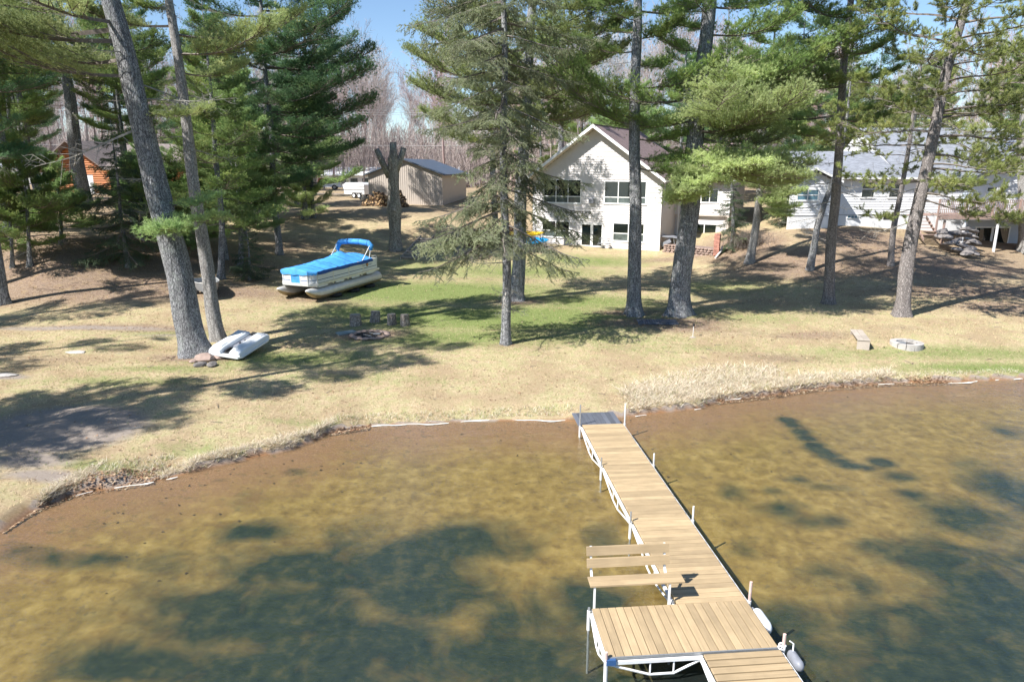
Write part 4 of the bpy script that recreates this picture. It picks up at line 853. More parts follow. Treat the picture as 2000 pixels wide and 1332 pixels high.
def window(root, x0, x1, z0, z1, cols=2, transom=None, M=None, glass=None, glass2=None, fr=.075, name='window', y=-.06, bar=.07, sill=True):
    m = MB(); yb = 0.0
    def bx(a, b, c, d, e=y): m.box(a, b, e, yb, c, d, M)
    bx(x0, x0+fr, z0, z1); bx(x1-fr, x1, z0, z1); bx(x0+fr, x1-fr, z0, z0+fr); bx(x0+fr, x1-fr, z1-fr, z1)
    cw = (x1 - x0 - 2*fr); xs_ = [x0 + fr + cw * k / cols for k in range(cols + 1)]
    for k in range(1, cols): bx(xs_[k]-bar/2, xs_[k]+bar/2, z0+fr, z1-fr, y+.004)
    zs_ = [z0+fr, z1-fr] if transom is None else [z0+fr, z0+fr+(z1-z0-2*fr)*transom, z1-fr]
    if transom is not None:
        for k in range(cols): bx(xs_[k]+(bar/2 if k else 0), xs_[k+1]-(bar/2 if k < cols-1 else 0), zs_[1]-bar/2, zs_[1]+bar/2, y+.008)
    o = m.build(name, M_trim, root)
    if sill and name == 'window':
        q = MB(); q.box(x0-.04, x1+.04, y-.03, 0, z0-.05, z0-.002, M); q.build('sill', M_trim, o)
    for k in range(cols):
        for j in range(len(zs_)-1):
            q = MB(); q.box(xs_[k]+(bar/2 if k else 0), xs_[k+1]-(bar/2 if k < cols-1 else 0), -.028, -.02, zs_[j]+(bar/2 if j else 0), zs_[j+1]-(bar/2 if j < len(zs_)-2 else 0), M)
            g = glass or M_glass
            if glass2 and j == 0 and len(zs_) > 2: g = glass2
            q.build('pane', g, o)
    return o

# ---- main house
hp = at_ground(1288, 490); ha = R(-28)
H_ = thing('house', (hp[0], hp[1], hp[2] - .02), ha, 'cream sided house with a tall front gable and plum shingle roof', 'house')
oh = .85
xc, zr = fpx(H_, -oh, 1158, 243); xre, zre = fpx(H_, -oh, 1307.5, 356); xle, zle = fpx(H_, -oh, 1036.5, 342)
print('house', hp, xc, zr, xre, zre, xle, zle)
W = (xc - 0) * -2; xL = xc * 2; half = -xc; slope = (zr - (zre + zle) / 2) / ((xre - xle) / 2); over = (xre - xle) / 2 - half
over = max(.4, over); zeave = zr - slope * (half + over); zw = zr - slope * half - .22
def wpx(yc, u0, v0, u1, v1):
    a = fpx(H_, yc, u0, v0); b = fpx(H_, yc, u1, v1); return (a[0], b[0], b[1], a[1])
wins = [(wpx(0,1062,350,1135,398), 3, .27), (wpx(0,1181,353,1262,400), 3, .27), (wpx(0,1059,430,1113,465), 2, .4), (wpx(0,1197.5,434.7,1258,473.8), 2, .42)]
door = wpx(0, 1135, 435.7, 1177, 484); door = (door[0], door[1], .04, door[3])
holes = [w[0] for w in wins] + [door]
poly = [(xL, 0), (0, 0), (0, zw), (xc, zr - .24), (xL, zw)]
lap_wall(H_, poly, [(a+.002, b-.002, c+.002, d-.002) for a, b, c, d in holes], M_siding)
for w, c_, tr_ in wins: window(H_, *w, cols=c_, transom=tr_, glass2=M_glass_i)
dm = (door[0] + door[1]) / 2
for a, b in ((door[0], dm - .003), (dm + .003, door[1])):
    dd = window(H_, a, b, door[2], door[3], cols=1, name='patio_door', fr=.11)
    q = MB(); hx = (b - .07) if a < dm - .1 else (a + .05); q.box(hx, hx+.025, -.11, -.06, 1.0, 1.14); q.build('handle', M_galv, dd)
m = MB(); m.box(-.10, -.002, -.034, -.0205, 0, zw - .1); m.box(xL + .002, xL + .1, -.034, -.0205, 0, zw - .1); m.build('corner_trim', M_trim, H_)
m = MB(); m.box(xL + .05, -.05, -.05, 0, -.3, -.002); m.build('foundation', M_stone_pale, H_)
D = 4.2; LB = 11
Mside = Matrix.Rotation(R(90), 4, 'Z')        # local x -> back, outward normal +X of the house
def side(px0, px1):
    a = spx(H_, 0, *px0); b = spx(H_, 0, *px1); return (a[0], b[0], b[1], a[1])
sw = side((1297, 357), (1305, 394)); sw = (max(.5, sw[0]), min(D - .3, max(sw[1], sw[0] + .9)), sw[2], sw[3])
lap_wall(H_, [(0.0, 0), (D, 0), (D, zw - .05), (0.0, zw - .05)], [sw], M_siding_beige, M=Mside)
window(H_, *sw, cols=1, transom=.42, M=Mside)
# long left flank, in view only from the side
lap_wall(H_, [(-LB, 0), (0, 0), (0, zw - .05), (-LB, zw - .05)], [], M_siding_beige, M=Matrix.Translation((xL, 0, 0)) @ Matrix.Rotation(R(-90), 4, 'Z'))
t_ = .16
for sgn, nm in ((-1, 'roof'), (1, 'roof')):
    xe = xc + sgn * (half + over); p = [(xc, zr), (xe, zeave), (xe, zeave - t_), (xc, zr - t_)]
    m = MB(); m.prism(p, -oh, LB + .4, 'y'); fix_normals(m.build(nm, M_roof_p, H_))
    # fascia board along the rake and the eave, soffit under the overhang
    m = MB(); m.prism([(xc, zr + .02), (xe + sgn * .02, zeave + .02), (xe + sgn * .02, zeave - .24), (xc, zr - .25)], -oh - .035, -oh - .003, 'y'); fix_normals(m.build('rake_board', M_trim, H_))
    m = MB(); m.prism([(xc, zr - t_ - .004), (xe - sgn * .01, zeave - t_ - .004), (xe - sgn * .01, zeave - t_ - .03), (xc, zr - t_ - .03)], -oh + .003, -.002, 'y'); fix_normals(m.build('soffit', M_siding_beige, H_))
    m = MB(); m.tube([(xe + sgn * .05, -oh, zeave - .1), (xe + sgn * .05, LB if sgn < 0 else D - .7, zeave - .1)], .06, 8); m.build('gutter', M_trim, H_)
m = MB()
for k in range(30): m.box(xc - .09, xc + .09, -oh + k * .38, -oh + k * .38 + .33, zr + .005, zr + .03)
m.build('ridge_cap', M_roof_p, H_)
m = MB(); m.prism([(xL, 0), (0, 0), (0, zw), (xc, zr - .3), (xL, zw)], LB - .2, LB - .05, 'y'); fix_normals(m.build('wall', M_siding, H_))
# wall lamp / vent box
a = fpx(H_, 0, 1152, 388); b = fpx(H_, 0, 1161, 398); m = MB(); m.bbox(a[0], b[0], -.28, -.02, b[1], a[1], .02); m.build('vent_box', M_grey_pl, H_)
# right wing
xw = fpx(H_, D, 1421, 480)[0]; zsh = fpx(H_, D, 1365, 419)[1]; ze2 = fpx(H_, D - .55, 1345, 351)[1]
print('wing', xw, zsh, ze2, W)
def wp2(u0, v0, u1, v1, y_): a = fpx(H_, y_, u0, v0); b = fpx(H_, y_, u1, v1); return (a[0], b[0], b[1], a[1])
up = D - .3
MT = Matrix.Translation((0, D, 0)); MU = Matrix.Translation((0, up, 0))
w1 = wp2(1352, 436, 1399, 465, D); w2 = wp2(1370, 369.5, 1403, 397, up); w3 = wp2(1325, 367, 1334, 396.5, up)
lap_wall(H_, [(.003, 0), (xw, 0), (xw, zsh), (.003, zsh)], [w1], M_siding, M=MT)
lap_wall(H_, [(.003, zsh + .003), (xw, zsh + .003), (xw, ze2), (.003, ze2)], [w2, w3], M_siding, M=MU)
window(H_, *w1, cols=2, M=MT); window(H_, *w2, cols=2, M=MU); window(H_, *w3, cols=1, M=MU)
m = MB(); m.box(.003, xw, up - .02, D - .005, zsh - .1, zsh - .003); m.build('ledge', M_siding_beige, H_)
m = MB(); m.box(xw - .09, xw + .01, up - .036, up - .022, zsh, ze2); m.build('corner_trim', M_trim, H_)
lap_wall(H_, [(0, 0), (6, 0), (6, ze2), (0, ze2)], [], M_siding_beige, M=Matrix.Translation((xw, up, 0)) @ Mside)
zr2 = ze2 + 3.0; yr = D + 4.2
m = MB(); m.prism([(up - .55, ze2 - .02), (yr, zr2), (yr, zr2 - .18), (up - .55, ze2 - .18)], .05, xw + .5, 'x'); fix_normals(m.build('roof', M_roof_p, H_))
m = MB(); m.prism([(yr, zr2), (yr + 5, ze2 - .1), (yr + 5, ze2 - .28), (yr, zr2 - .18)], .05, xw + .5, 'x'); fix_normals(m.build('roof', M_roof_p, H_))
m = MB(); m.tube([(-.05, up - .62, ze2 - .12), (xw + .5, up - .62, ze2 - .12)], .065, 8); m.build('gutter', M_trim, H_)
m = MB(); m.prism([(up - .55, ze2 - .05), (yr, zr2), (yr + 5, ze2 - .1), (yr + 5, ze2 - .4), (up - .4, ze2 - .3)], xw - .15, xw, 'x'); fix_normals(m.build('gable_wall', M_siding_beige, H_))
m = MB(); m.tube([(.35, up - .02, ze2 - .2), (.35, up - .05, .3)], .045, 6); m.build('downpipe', M_trim, H_)
def HW(x, y, z=0):
    c, s = math.cos(ha), math.sin(ha); return (hp[0] + x*c - y*s, hp[1] + x*s + y*c, hp[2] + z)
# low stone wall, brick pillars and porch clutter in the corner between gable and wing
rk = random.Random(3)
P0 = at_ground(1292, 492); P1 = at_ground(1398, 500)
wl_ = thing('retaining_wall', (P0[0], P0[1], min(P0[2], P1[2]) - .05), math.atan2(P1[1]-P0[1], P1[0]-P0[0]), 'low dry stone wall of reddish blocks below the right wing', 'stone wall')
Lw = float(np.hypot(*(P1-P0)[:2])); stones = [rock_mesh('stone', .2, .14, .1, s, M_stone_pink, 1) for s in range(5)]
for r_ in range(4):
    x = rk.uniform(0, .2)
    while x < Lw:
        w_ = rk.uniform(.26, .42); o = mobj('stone', rk.choice(stones), wl_); o.location = (x + w_/2, r_ * .05 + rk.uniform(-.02, .02), .08 + r_ * .17); o.scale = (w_ / .36, 1, .95); o.rotation_euler = (rk.uniform(-.1,.1), rk.uniform(-.1,.1), rk.uniform(-.15,.15)); x += w_ + .01
m = MB(); m.box(0, Lw, .25, 1.6, -.2, .62); m.build('soil_fill', M_stone_pink, wl_)
for (u, v, hh, l) in [(1287, 486, 1.25, 'stacked red brick pillar at the corner of the tall gable'), (1399, 499, 1.7, 'stacked brick pillar at the right corner of the wing, by the downspout')]:
    p = at_ground(u, v); r0 = thing('brick_pillar', tuple(p), ha, l, 'pillar')
    br = MB(); br.bbox(-.2, .2, -.1, .1, 0, .14, .015); bm_ = br.mesh('brick', M_brick)
    for k in range(int(hh / .15)):
        for s_ in (-1, 1):
            o = mobj('brick', bm_, r0); o.rotation_euler = (0, 0, (0 if k % 2 else PI/2) + rk.uniform(-.05, .05)); o.location = ((0, s_ * .105, k * .148) if k % 2 else (s_ * .105, 0, k * .148))
p = at_ground(1397, 506); q = at_ground(1408, 497)
m = MB(); m.tube([(0, 0, .06), ((q-p)[0], (q-p)[1], .5), ((q-p)[0] + .25, (q-p)[1] + .6, .75)], .07, 6); o = m.build('drain_pipe', M_trim); o.location = tuple(p); tag(o, 'white drain pipe end lying down the slope below the brick pillar', 'drain pipe')
p = at_ground(1306, 488); r0 = thing('garden_table', (p[0], p[1] + .6, p[2] + .45), ha + .1, 'dark overturned patio table behind the low stone wall', 'table')
m = MB(); m.prism([(-1.0, .55), (-.7, .66), (.5, .60), (.9, .44), (.5, .50), (-.7, .56)], -.5, .5, 'y'); fix_normals(m.build('tabletop', M_grey_pl, r0))
for x in (-.6, .55):
    for y in (-.4, .4): m = MB(); m.tube([(x, y, .5), (x * 1.15, y, 0)], .025, 6); m.build('leg', M_galv, r0)
p = at_ground(1296, 489); r0 = thing('leaning_board', (p[0], p[1] + .25, p[2] + .3), ha, 'grey board leaning low beside the overturned table', 'board')
m = MB(); m.box(-.75, .75, -.03, .03, 0, .28, Matrix.Rotation(R(-28), 4, 'Y')); m.build('plank', M_grey_pl, r0); m = MB(); m.box(-.05, .05, .03, .3, -.1, .1); m.build('prop', M_grey_pl, r0)
for i, (u, v, l) in enumerate([(1172, 486, 'wire garden chair left of the lower right windows'), (1187, 487, 'wire garden chair between the patio doors and the lower right windows')]):
    p = at_ground(u, v); r0 = thing('garden_chair', tuple(p), ha + i * .5, l, 'chair', 'garden chairs beside the patio doors')
    m = MB(); m.tube([(.22*math.cos(a), .22*math.sin(a), .43) for a in np.linspace(0, 2*PI, 13)], .012, 5); m.box(-.16, .16, -.16, .16, .425, .432); m.build('seat', M_grey_pl, r0)
    m = MB(); m.tube([(-.2, .18, .43), (-.2, .24, .75), (-.1, .27, .88), (.1, .27, .88), (.2, .24, .75), (.2, .18, .43)], .012, 5)
    for x in (-.08, 0, .08): m.tube([(x, .19, .43), (x, .26, .87)], .008, 4)
    m.build('backrest', M_grey_pl, r0)
    for x in (-.18, .18):
        for y in (-.15, .17): m = MB(); m.tube([(x, y, .43), (x * 1.2, y * 1.2, 0)], .012, 5); m.build('leg', M_grey_pl, r0)

# ---- white house on the right
wp = at_Y(1540, 437.5, 56); wp[2] = 3.45
WH = thing('house', tuple(wp), 0, 'white sided house with grey shingle roofs and a raised brown deck', 'house')
def w_(u, v, y_=0): return fpx(WH, y_, u, v)
def wr(u0, v0, u1, v1, y_=0): a = w_(u0, v0, y_); b = w_(u1, v1, y_); return (a[0], b[0], b[1], a[1])
zE = w_(1700, 346)[1]; xb1 = w_(1622, 400)[0]; ax, az = w_(1586, 326, -1.5); xl1 = w_(1542, 400, -1.2)[0]
zf = w_(1700, 419)[1]
# left bay with a small gable
By = -1.2; MBay = Matrix.Translation((0, By, 0)); xm = w_(1585, 380, By)[0]; xr1 = 2 * xm - xl1; zE1 = w_(1620, 351, By - .3)[1]; apz = w_(1586, 327, By - .3)[1]
bw = wr(1557, 369.5, 1598, 392.5, By)
lap_wall(WH, [(xl1, zf), (xr1, zf), (xr1, zE1 - .1), (xm, apz - .25), (xl1, zE1 - .1)], [bw], M_siding_w, M=MBay)
window(WH, *bw, cols=2, transom=.48, M=MBay, glass=M_glass_b, glass2=M_glass_b)
m = MB(); m.box(xl1, xr1, By + .01, By + .2, -1.2, zf - .04); m.build('foundation', M_paint, WH)
m = MB(); m.box(xl1 - .02, xr1 + .02, By - .03, By + .2, zf - .04, zf - .003); m.build('trim_board', M_grey_pl, WH)
lap_wall(WH, [(By, zf), (0, zf), (0, zE1 - .1), (By, zE1 - .1)], [], M_siding_w, M=Matrix.Translation((xr1, 0, 0)) @ Mside, back=False)
sl = (apz - zE1) / (xm - w_(1524, 357, By - .3)[0])
for sgn in (-1, 1):
    xe = xm + sgn * (xr1 - xm + .55); ze = apz - (apz - zE1) * (xr1 - xm + .55) / (xr1 - xm + .55); p = [(xm, apz), (xe, zE1 - .1), (xe, zE1 - .24), (xm, apz - .14)]
    m = MB(); m.prism(p, By - .45, 2.6, 'y'); fix_normals(m.build('roof', M_roof_g, WH))
    m = MB(); m.prism([(xm, apz + .01), (xe, zE1 - .09), (xe, zE1 - .26), (xm, apz - .16)], By - .48, By - .453, 'y'); fix_normals(m.build('rake_board', M_trim, WH))
# long middle wall
xR = w_(1893, 400)[0]
ww = wr(1684, 352.5, 1707, 387); ww2 = wr(1738, 352.5, 1760, 387)
lap_wall(WH, [(xr1 + .003, zf), (xR, zf), (xR, zE), (xr1 + .003, zE)], [ww, ww2], M_siding_w)
window(WH, *ww, cols=1, transom=.5); window(WH, *ww2, cols=1, transom=.5)
m = MB(); m.box(xr1 + .01, xR, .01, .2, -1.2, zf - .04); m.build('foundation', M_paint, WH)
m = MB(); m.box(xr1 + .01, xR, -.03, .2, zf - .04, zf - .003); m.build('trim_board', M_grey_pl, WH)
fw = wr(1654.5, 418.5, 1675, 427); window(WH, fw[0], fw[1], fw[2], zf - .06, cols=3, fr=.04, bar=.03, sill=False, glass=M_glass_b)
vw = wr(1726, 420.5, 1750, 429); m = MB(); m.box(vw[0], vw[1], -.02, .009, vw[2], zf - .05)
m.build('vent_grille', M_dark, WH)
rz1 = 2.05; ry = 4.4; x17 = w_(1737, 300, 2)[0]; xl2 = xm - .4
m = MB(); m.prism([(-.5, zE), (ry, zE + rz1), (ry, zE + rz1 - .18), (-.5, zE - .16)], xl2, x17, 'x'); fix_normals(m.build('roof', M_roof_g, WH))
m = MB(); m.prism([(-.5, zE), (7.5, zE + 4.1), (7.5, zE + 3.9), (-.5, zE - .16)], x17 + .003, 30, 'x'); fix_normals(m.build('roof', M_roof_g, WH))
m = MB(); m.prism([(ry, zE + rz1), (ry + 5, zE), (ry + 5, zE - .2), (ry, zE + rz1 - .18)], xl2, x17, 'x'); fix_normals(m.build('roof', M_roof_g, WH))
m = MB(); m.prism([(-.4, zE - .1), (7.5, zE + 3.9), (14, zE - .1)], x17 + .05, x17 + .2, 'x'); fix_normals(m.build('gable_wall', M_siding_w, WH))
m = MB(); m.box(xl2, 16.5, -.6, -.503, zE - .17, zE - .02); m.build('gutter', M_trim, WH)
m = MB(); m.box(xl2 + 1.8, 16.5, -.5, 0, zE - .22, zE - .19); m.build('soffit', M_siding_beige, WH)
# right part: broad gable standing forward, deck in front
GY = -1.0; MG = Matrix.Translation((0, GY, 0)); gx0 = w_(1893, 400, GY)[0]; g1 = w_(1905, 343, GY - .4); g2 = w_(2000, 297, GY - .4); gs = (g2[1] - g1[1]) / (g2[0] - g1[0])
gxm = gx0 + 6.8; ztop = g1[1] + gs * (gxm - g1[0]); zlow = g1[1] + gs * (gx0 - g1[0]); zd = w_(1900, 421, GY)[1]
gw = [wr(1927, 365, 1947, 376, GY), wr(1993, 366, 2013, 388, GY)]
lap_wall(WH, [(gx0, zd), (2*gxm - gx0, zd), (2*gxm - gx0, zlow - .1), (gxm, ztop - .2), (gx0, zlow - .1)], gw, M_siding_w, M=MG)
for g_ in gw: window(WH, *g_, cols=1, M=MG, glass=M_glass_i)
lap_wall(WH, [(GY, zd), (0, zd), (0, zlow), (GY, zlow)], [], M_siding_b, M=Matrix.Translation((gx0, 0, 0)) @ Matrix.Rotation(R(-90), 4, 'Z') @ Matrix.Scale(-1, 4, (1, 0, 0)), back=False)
for sgn in (-1, 1):
    xe = gxm + sgn * (gxm - gx0 + .6); ze = ztop - gs * (gxm - gx0 + .6); p = [(gxm, ztop), (xe, ze), (xe, ze - .16), (gxm, ztop - .16)]
    m = MB(); m.prism(p, GY - .7, 8, 'y'); fix_normals(m.build('roof', M_roof_g, WH))
    m = MB(); m.prism([(gxm, ztop + .01), (xe, ze + .01), (xe, ze - .2), (gxm, ztop - .2)], GY - .73, GY - .703, 'y'); fix_normals(m.build('rake_board', M_grey_pl, WH))
# walk-out floor below the deck
zg = -1.75; bp = wr(1905, 443, 1967, 481, GY)
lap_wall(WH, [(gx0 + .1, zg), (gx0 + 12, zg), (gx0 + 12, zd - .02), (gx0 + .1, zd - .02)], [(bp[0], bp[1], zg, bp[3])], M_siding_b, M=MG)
bm2 = (bp[0] + bp[1]) / 2
for a, b in ((bp[0], bm2 - .003), (bm2 + .003, bp[1])): window(WH, a, b, zg + .05, bp[3], cols=1, name='patio_door', fr=.09, M=MG)
# deck
DK = WH
dx0 = w_(1832, 421, GY - 3)[0]; dx1 = dx0 + 12; dy0 = GY - 3.0; dy1 = GY - .05; zdk = w_(1880, 421, GY - 3)[1]
m0 = None
for k in range(20):
    m = MB(); m.box(dx0, dx1, dy0 + k * .147, dy0 + k * .147 + .14, zdk - .04, zdk)
    if m0 is None: o = m.build('deck_board', M_deckw, WH); m0 = o
    else: o = mobj('deck_board', m0.data, WH); o.location = (0, k * .147, 0)
m = MB(); m.box(dx0 - .03, dx1, dy0 - .04, dy0 - .003, zdk - .28, zdk + .0); m.build('rim_joist', M_deckw, WH)
m = MB(); m.box(dx0 - .03, dx1, dy0 + .1, dy0 + .2, zdk - .36, zdk - .05); m.build('beam', M_trim, WH)
zrt = w_(1880, 391, GY - 3)[1]
m = MB(); m.box(dx0, dx1, dy0 - .02, dy0 + .06, zrt - .04, zrt); m.build('top_rail', M_deckw, WH)
m = MB(); m.box(dx0, dx1, dy0 + .0, dy0 + .04, zdk + .08, zdk + .13); m.build('bottom_rail', M_deckw, WH)
m = MB(); m.box(0, .045, dy0 + .002, dy0 + .038, zdk + .13, zrt - .04); bal = m.mesh('baluster', M_deckw)
x = dx0 + .15
while x < dx0 + 8.5: o = mobj('baluster', bal, WH); o.location = (x, 0, 0); x += .14
for k, u in enumerate((0, 2.0, 4.0, 6.0, 8.0)):
    m = MB(); m.box(dx0 + u - .06, dx0 + u + .06, dy0 - .05, dy0 + .05, zdk - .2 if k else zg + 1.6, zrt + .06); m.build('railing_post', M_deckw, WH)
for x in (dx0 + .6, dx0 + 2.1, dx0 + 4.6, dx0 + 7): m = MB(); m.box(x, x + .13, dy0 + .1, dy0 + .22, zg, zdk - .37); m.build('deck_post', M_deckw if x < dx0 + 1 else M_paint, WH)
# stairs at the left end of the deck
sx0 = w_(1797, 440, dy0)[0]; nst = 6
for k in range(nst):
    zt = zdk - .25 - k * .22; m = MB(); m.box(sx0, dx0 - .1, dy0 + .9 - k * .3, dy0 + 1.15 - k * .3, zt - .04, zt); m.build('stair_tread', M_deckw, WH)
for x in (sx0 - .05, dx0 - .1): m = MB(); m.prism([(dy0 + 1.3, zdk - .1), (dy0 - .75, zdk - 1.6), (dy0 - .75, zdk - 1.8), (dy0 + 1.3, zdk - .35)], x, x + .045, 'x'); fix_normals(m.build('stair_stringer', M_deckw, WH))
m = MB(); m.box(sx0, dx0, dy0 + .9, dy0 + 2.0, zdk - .1, zdk - .05); m.build('landing', M_deckw, WH)
# boulder bank below the deck
stn = [rock_mesh('boulder', .42, .34, .28, 40 + s, M_stone, 2) for s in range(5)]
grp = [(1842,452),(1862,455),(1882,458),(1898,462),(1850,462),(1872,468),(1893,472),(1858,474),(1878,480),(1898,484),(1868,487),(1888,492),(1903,494),(1903,474),(1840,462),(1888,447),(1903,452)]
root = thing('boulder_bank', tuple(at_ground(1880, 488)), 0, 'bank of grey boulders stacked below the brown deck', 'rock wall')
for i, (u, v) in enumerate(grp):
    y = 49.0 + (494 - v) / 50 * 2.6; p = at_Y(u, v, y) - np.array(root.location); o = mobj('boulder', stn[i % 5], root); s = rk.uniform(.8, 1.3); o.location = tuple(p); o.rotation_euler = (rk.uniform(-.3,.3), rk.uniform(-.3,.3), rk.uniform(0,6)); o.scale = (s * 1.35, s * 1.1, s * .62)

# ---- log cabin behind the left pines
lp = at_Y(215, 378, 77); lp[2] = G1(lp[0], lp[1])
LC = thing('log_cabin', tuple(lp), R(-6), 'orange log cabin with a brown roof and a white door behind pines', 'cabin')
zc = 2.75
def logs(x0, x1, z0, z1, y, hole=None):
    z = z0 + .12
    while z < z1:
        for a, b in ([(x0, x1)] if not (hole and hole[2] < z < hole[3]) else [(x0, hole[0]), (hole[1], x1)]):
            m = MB(); m.tube([(a, y, z), (b, y, z)], .125, 10); m.build('log', M_log, LC)
        z += .235
dr = (fpx(LC, 0, 173, 378)[0], fpx(LC, 0, 187, 378)[0], .0, 2.05)
logs(-7, .25, .1, zc, 0, dr)
m = MB(); m.box(-7, 0, .05, 6, 0, zc); m.build('wall', M_log, LC)
q = MB(); q.box(dr[0], dr[1], -.06, .04, .02, 2.03); dd = q.build('door', M_paint, LC); q = MB(); q.box(dr[1] - .14, dr[1] - .08, -.1, -.06, .95, 1.02); q.build('handle', M_galv, dd)
z = zc + .1
while z < zc + 2.5:
    f = 1 - (z - zc) / 2.7; m = MB(); m.tube([(-3.5 - 3.6 * f, 0, z), (-3.5 + 3.6 * f, 0, z)], .125, 10); m.build('log', M_log, LC); z += .235
for sgn in (-1, 1): m = MB(); m.prism([(-3.5, zc + 2.85), (-3.5 + sgn * 4.4, zc - .35), (-3.5 + sgn * 4.4, zc - .5), (-3.5, zc + 2.7)], -1.2, 7, 'y'); fix_normals(m.build('roof', M_roof_br, LC))
m = MB(); m.prism([(-1.3, zc - .2), (4, zc + 2.6), (4, zc + 2.45), (-1.3, zc - .35)], 0.3, 8.3, 'x'); fix_normals(m.build('roof', M_roof_br, LC))
m = MB(); m.box(.3, 7.9, .6, 6, 0, zc - .1); m.build('wall', M_log, LC); m = MB(); m.box(.3, 8.3, -1.4, -1.3, zc - .45, zc - .25); m.build('fascia', M_log, LC)
m = MB(); m.box(-2.5, 8, -1.6, -.2, -.25, .05); m.build('porch_slab', M_stone_pale, LC)

# ---- tan metal shed
sp_ = at_ground(792, 399); SH_ = thing('shed', tuple(sp_), R(0), 'tan ribbed metal shed with a dark roof behind the sawn-off trunk', 'shed')
SHr = R(-12); SH_.rotation_euler.z = SHr
xa, za = fpx(SH_, 0, 789, 310); xl_, zl_ = fpx(SH_, 0, 716, 339); xr_ = 2 * xa - xl_
m = MB(); m.prism([(xl_ + .15, -1), (xr_ - .15, -1), (xr_ - .15, zl_ - .1), (xa, za - .15), (xl_ + .15, zl_ - .1)], 0, 9, 'y'); fix_normals(m.build('wall', M_shed, SH_))
m = MB(); x = xl_ + .2
while x < xr_ - .2:
    zt = za - .18 - abs(x - xa) * (za - zl_) / (xr_ - xa); m.box(x, x + .05, -.03, -.002, -1, zt); x += .23
o = m.build('wall_rib', M_shed, SH_); o['kind'] = 'stuff'
for sgn in (-1, 1):
    xe = xa + sgn * (xr_ - xa + .25); sl2 = (za - zl_) / (xr_ - xa); ze = za - sl2 * (xr_ - xa + .25); m = MB(); m.prism([(xa, za), (xe, ze), (xe, ze - .14), (xa, za - .14)], -.35, 9.3, 'y'); fix_normals(m.build('roof', M_roof_m, SH_))
# firewood pile
fp = at_ground(765, 403); WP = thing('firewood_pile', tuple(fp), SHr, 'dark heap of split firewood against the tan shed', 'firewood')
M_fire = simple('split_firewood', (.15,.095,.06), .9, .35, 6, .3, objvar=.5); M_fire_end = simple('firewood_ends', (.42,.28,.15), .85, .3, 9, .2, objvar=.45)
lg = []
for s in range(3):
    m = MB(); nn = (3, 4, 6)[s]; pl = [(.11 * math.cos(2*PI*k/nn + s), .11 * math.sin(2*PI*k/nn + s)) for k in range(nn)]
    m.add([(a, -.2, b) for a, b in pl] + [(a, .2, b) for a, b in pl], [tuple(range(nn))[::-1], tuple(range(nn, 2*nn))] + [(k, (k+1)%nn, (k+1)%nn+nn, k+nn) for k in range(nn)]); m.m = [1, 1] + [0] * nn; lg.append(m.mesh('log', [M_fire, M_fire_end]))
x0, x1 = fpx(WP, 0, 712, 400)[0], fpx(WP, 0, 800, 400)[0]; cnt = 0
while cnt < 260:
    x = rk.uniform(x0, x1); f = (x - x0) / (x1 - x0); hm = 1.75 * min(1, f * 3.2) * min(1, (1 - f) * 4) * (.8 + .2 * math.sin(f * 9)); z = rk.uniform(0, hm); y = -.9 * (1 - z / 2) + rk.uniform(-.1, .5)
    if hm < .1: cnt += 1; continue
    o = mobj('log', rk.choice(lg), WP); o.location = (x, y, z + .08); o.rotation_euler = (rk.gauss(0, .35), rk.uniform(0, 6), rk.gauss(0, .5)); s = rk.uniform(.8, 1.4); o.scale = (s, s, s); cnt += 1
p = at_ground(712, 396); me_ = rock_mesh('sawn_log', .55, .4, .42, 5, M_cut, 2); o = mobj('sawn_log', me_); o.location = (p[0], p[1], p[2] + .35); tag(o, 'pale round log section lying at the left end of the firewood heap', 'log')
p = at_ground(700, 404); o = mobj('brush_pile', branch_mesh('brush_pile', 'dead', 2.4, 77)); o.location = (p[0] - .8, p[1] - .3, p[2] + .45); o.scale = (1, 1.3, .6); o.data.materials[0] = M_limb; tag(o, 'heap of dark brushwood left of the firewood', 'brushwood')
# cargo trailer
tp_ = at_ground(703, 387); TR = thing('cargo_trailer', (tp_[0], tp_[1], tp_[2]), R(-30), 'white enclosed trailer with two axles beside the shed', 'trailer')
m = MB(); m.prism([(-1.5, .45), (1.5, .45), (1.5, 1.55), (1.2, 1.75), (-1.3, 1.75), (-1.75, 1.5)], -.9, .9, 'y'); fix_normals(m.build('body', M_paint, TR))
m = MB(); m.box(-1.6, 1.5, -.94, -.905, .95, 1.03); m.box(-1.6, 1.5, -.94, -.905, 1.35, 1.4); m.build('side_moulding', M_galv, TR)
for x in (.0, .78):
    for y in (-1.02, .86):
        o = MB().tube([(x, y, .32), (x, y + .16, .32)], .32, 16).build('wheel', M_rubber, TR); MB().tube([(x, y - .01, .32), (x, y + .03, .32)], .18, 12).build('rim', M_paint, o)
m = MB(); m.box(-.4, 1.2, -1.04, -.91, .66, .72); m.build('mudguard', M_paint, TR); m = MB(); m.tube([(-1.6, 0, .45), (-2.6, 0, .42)], .05, 6); m.build('drawbar', M_galv, TR)
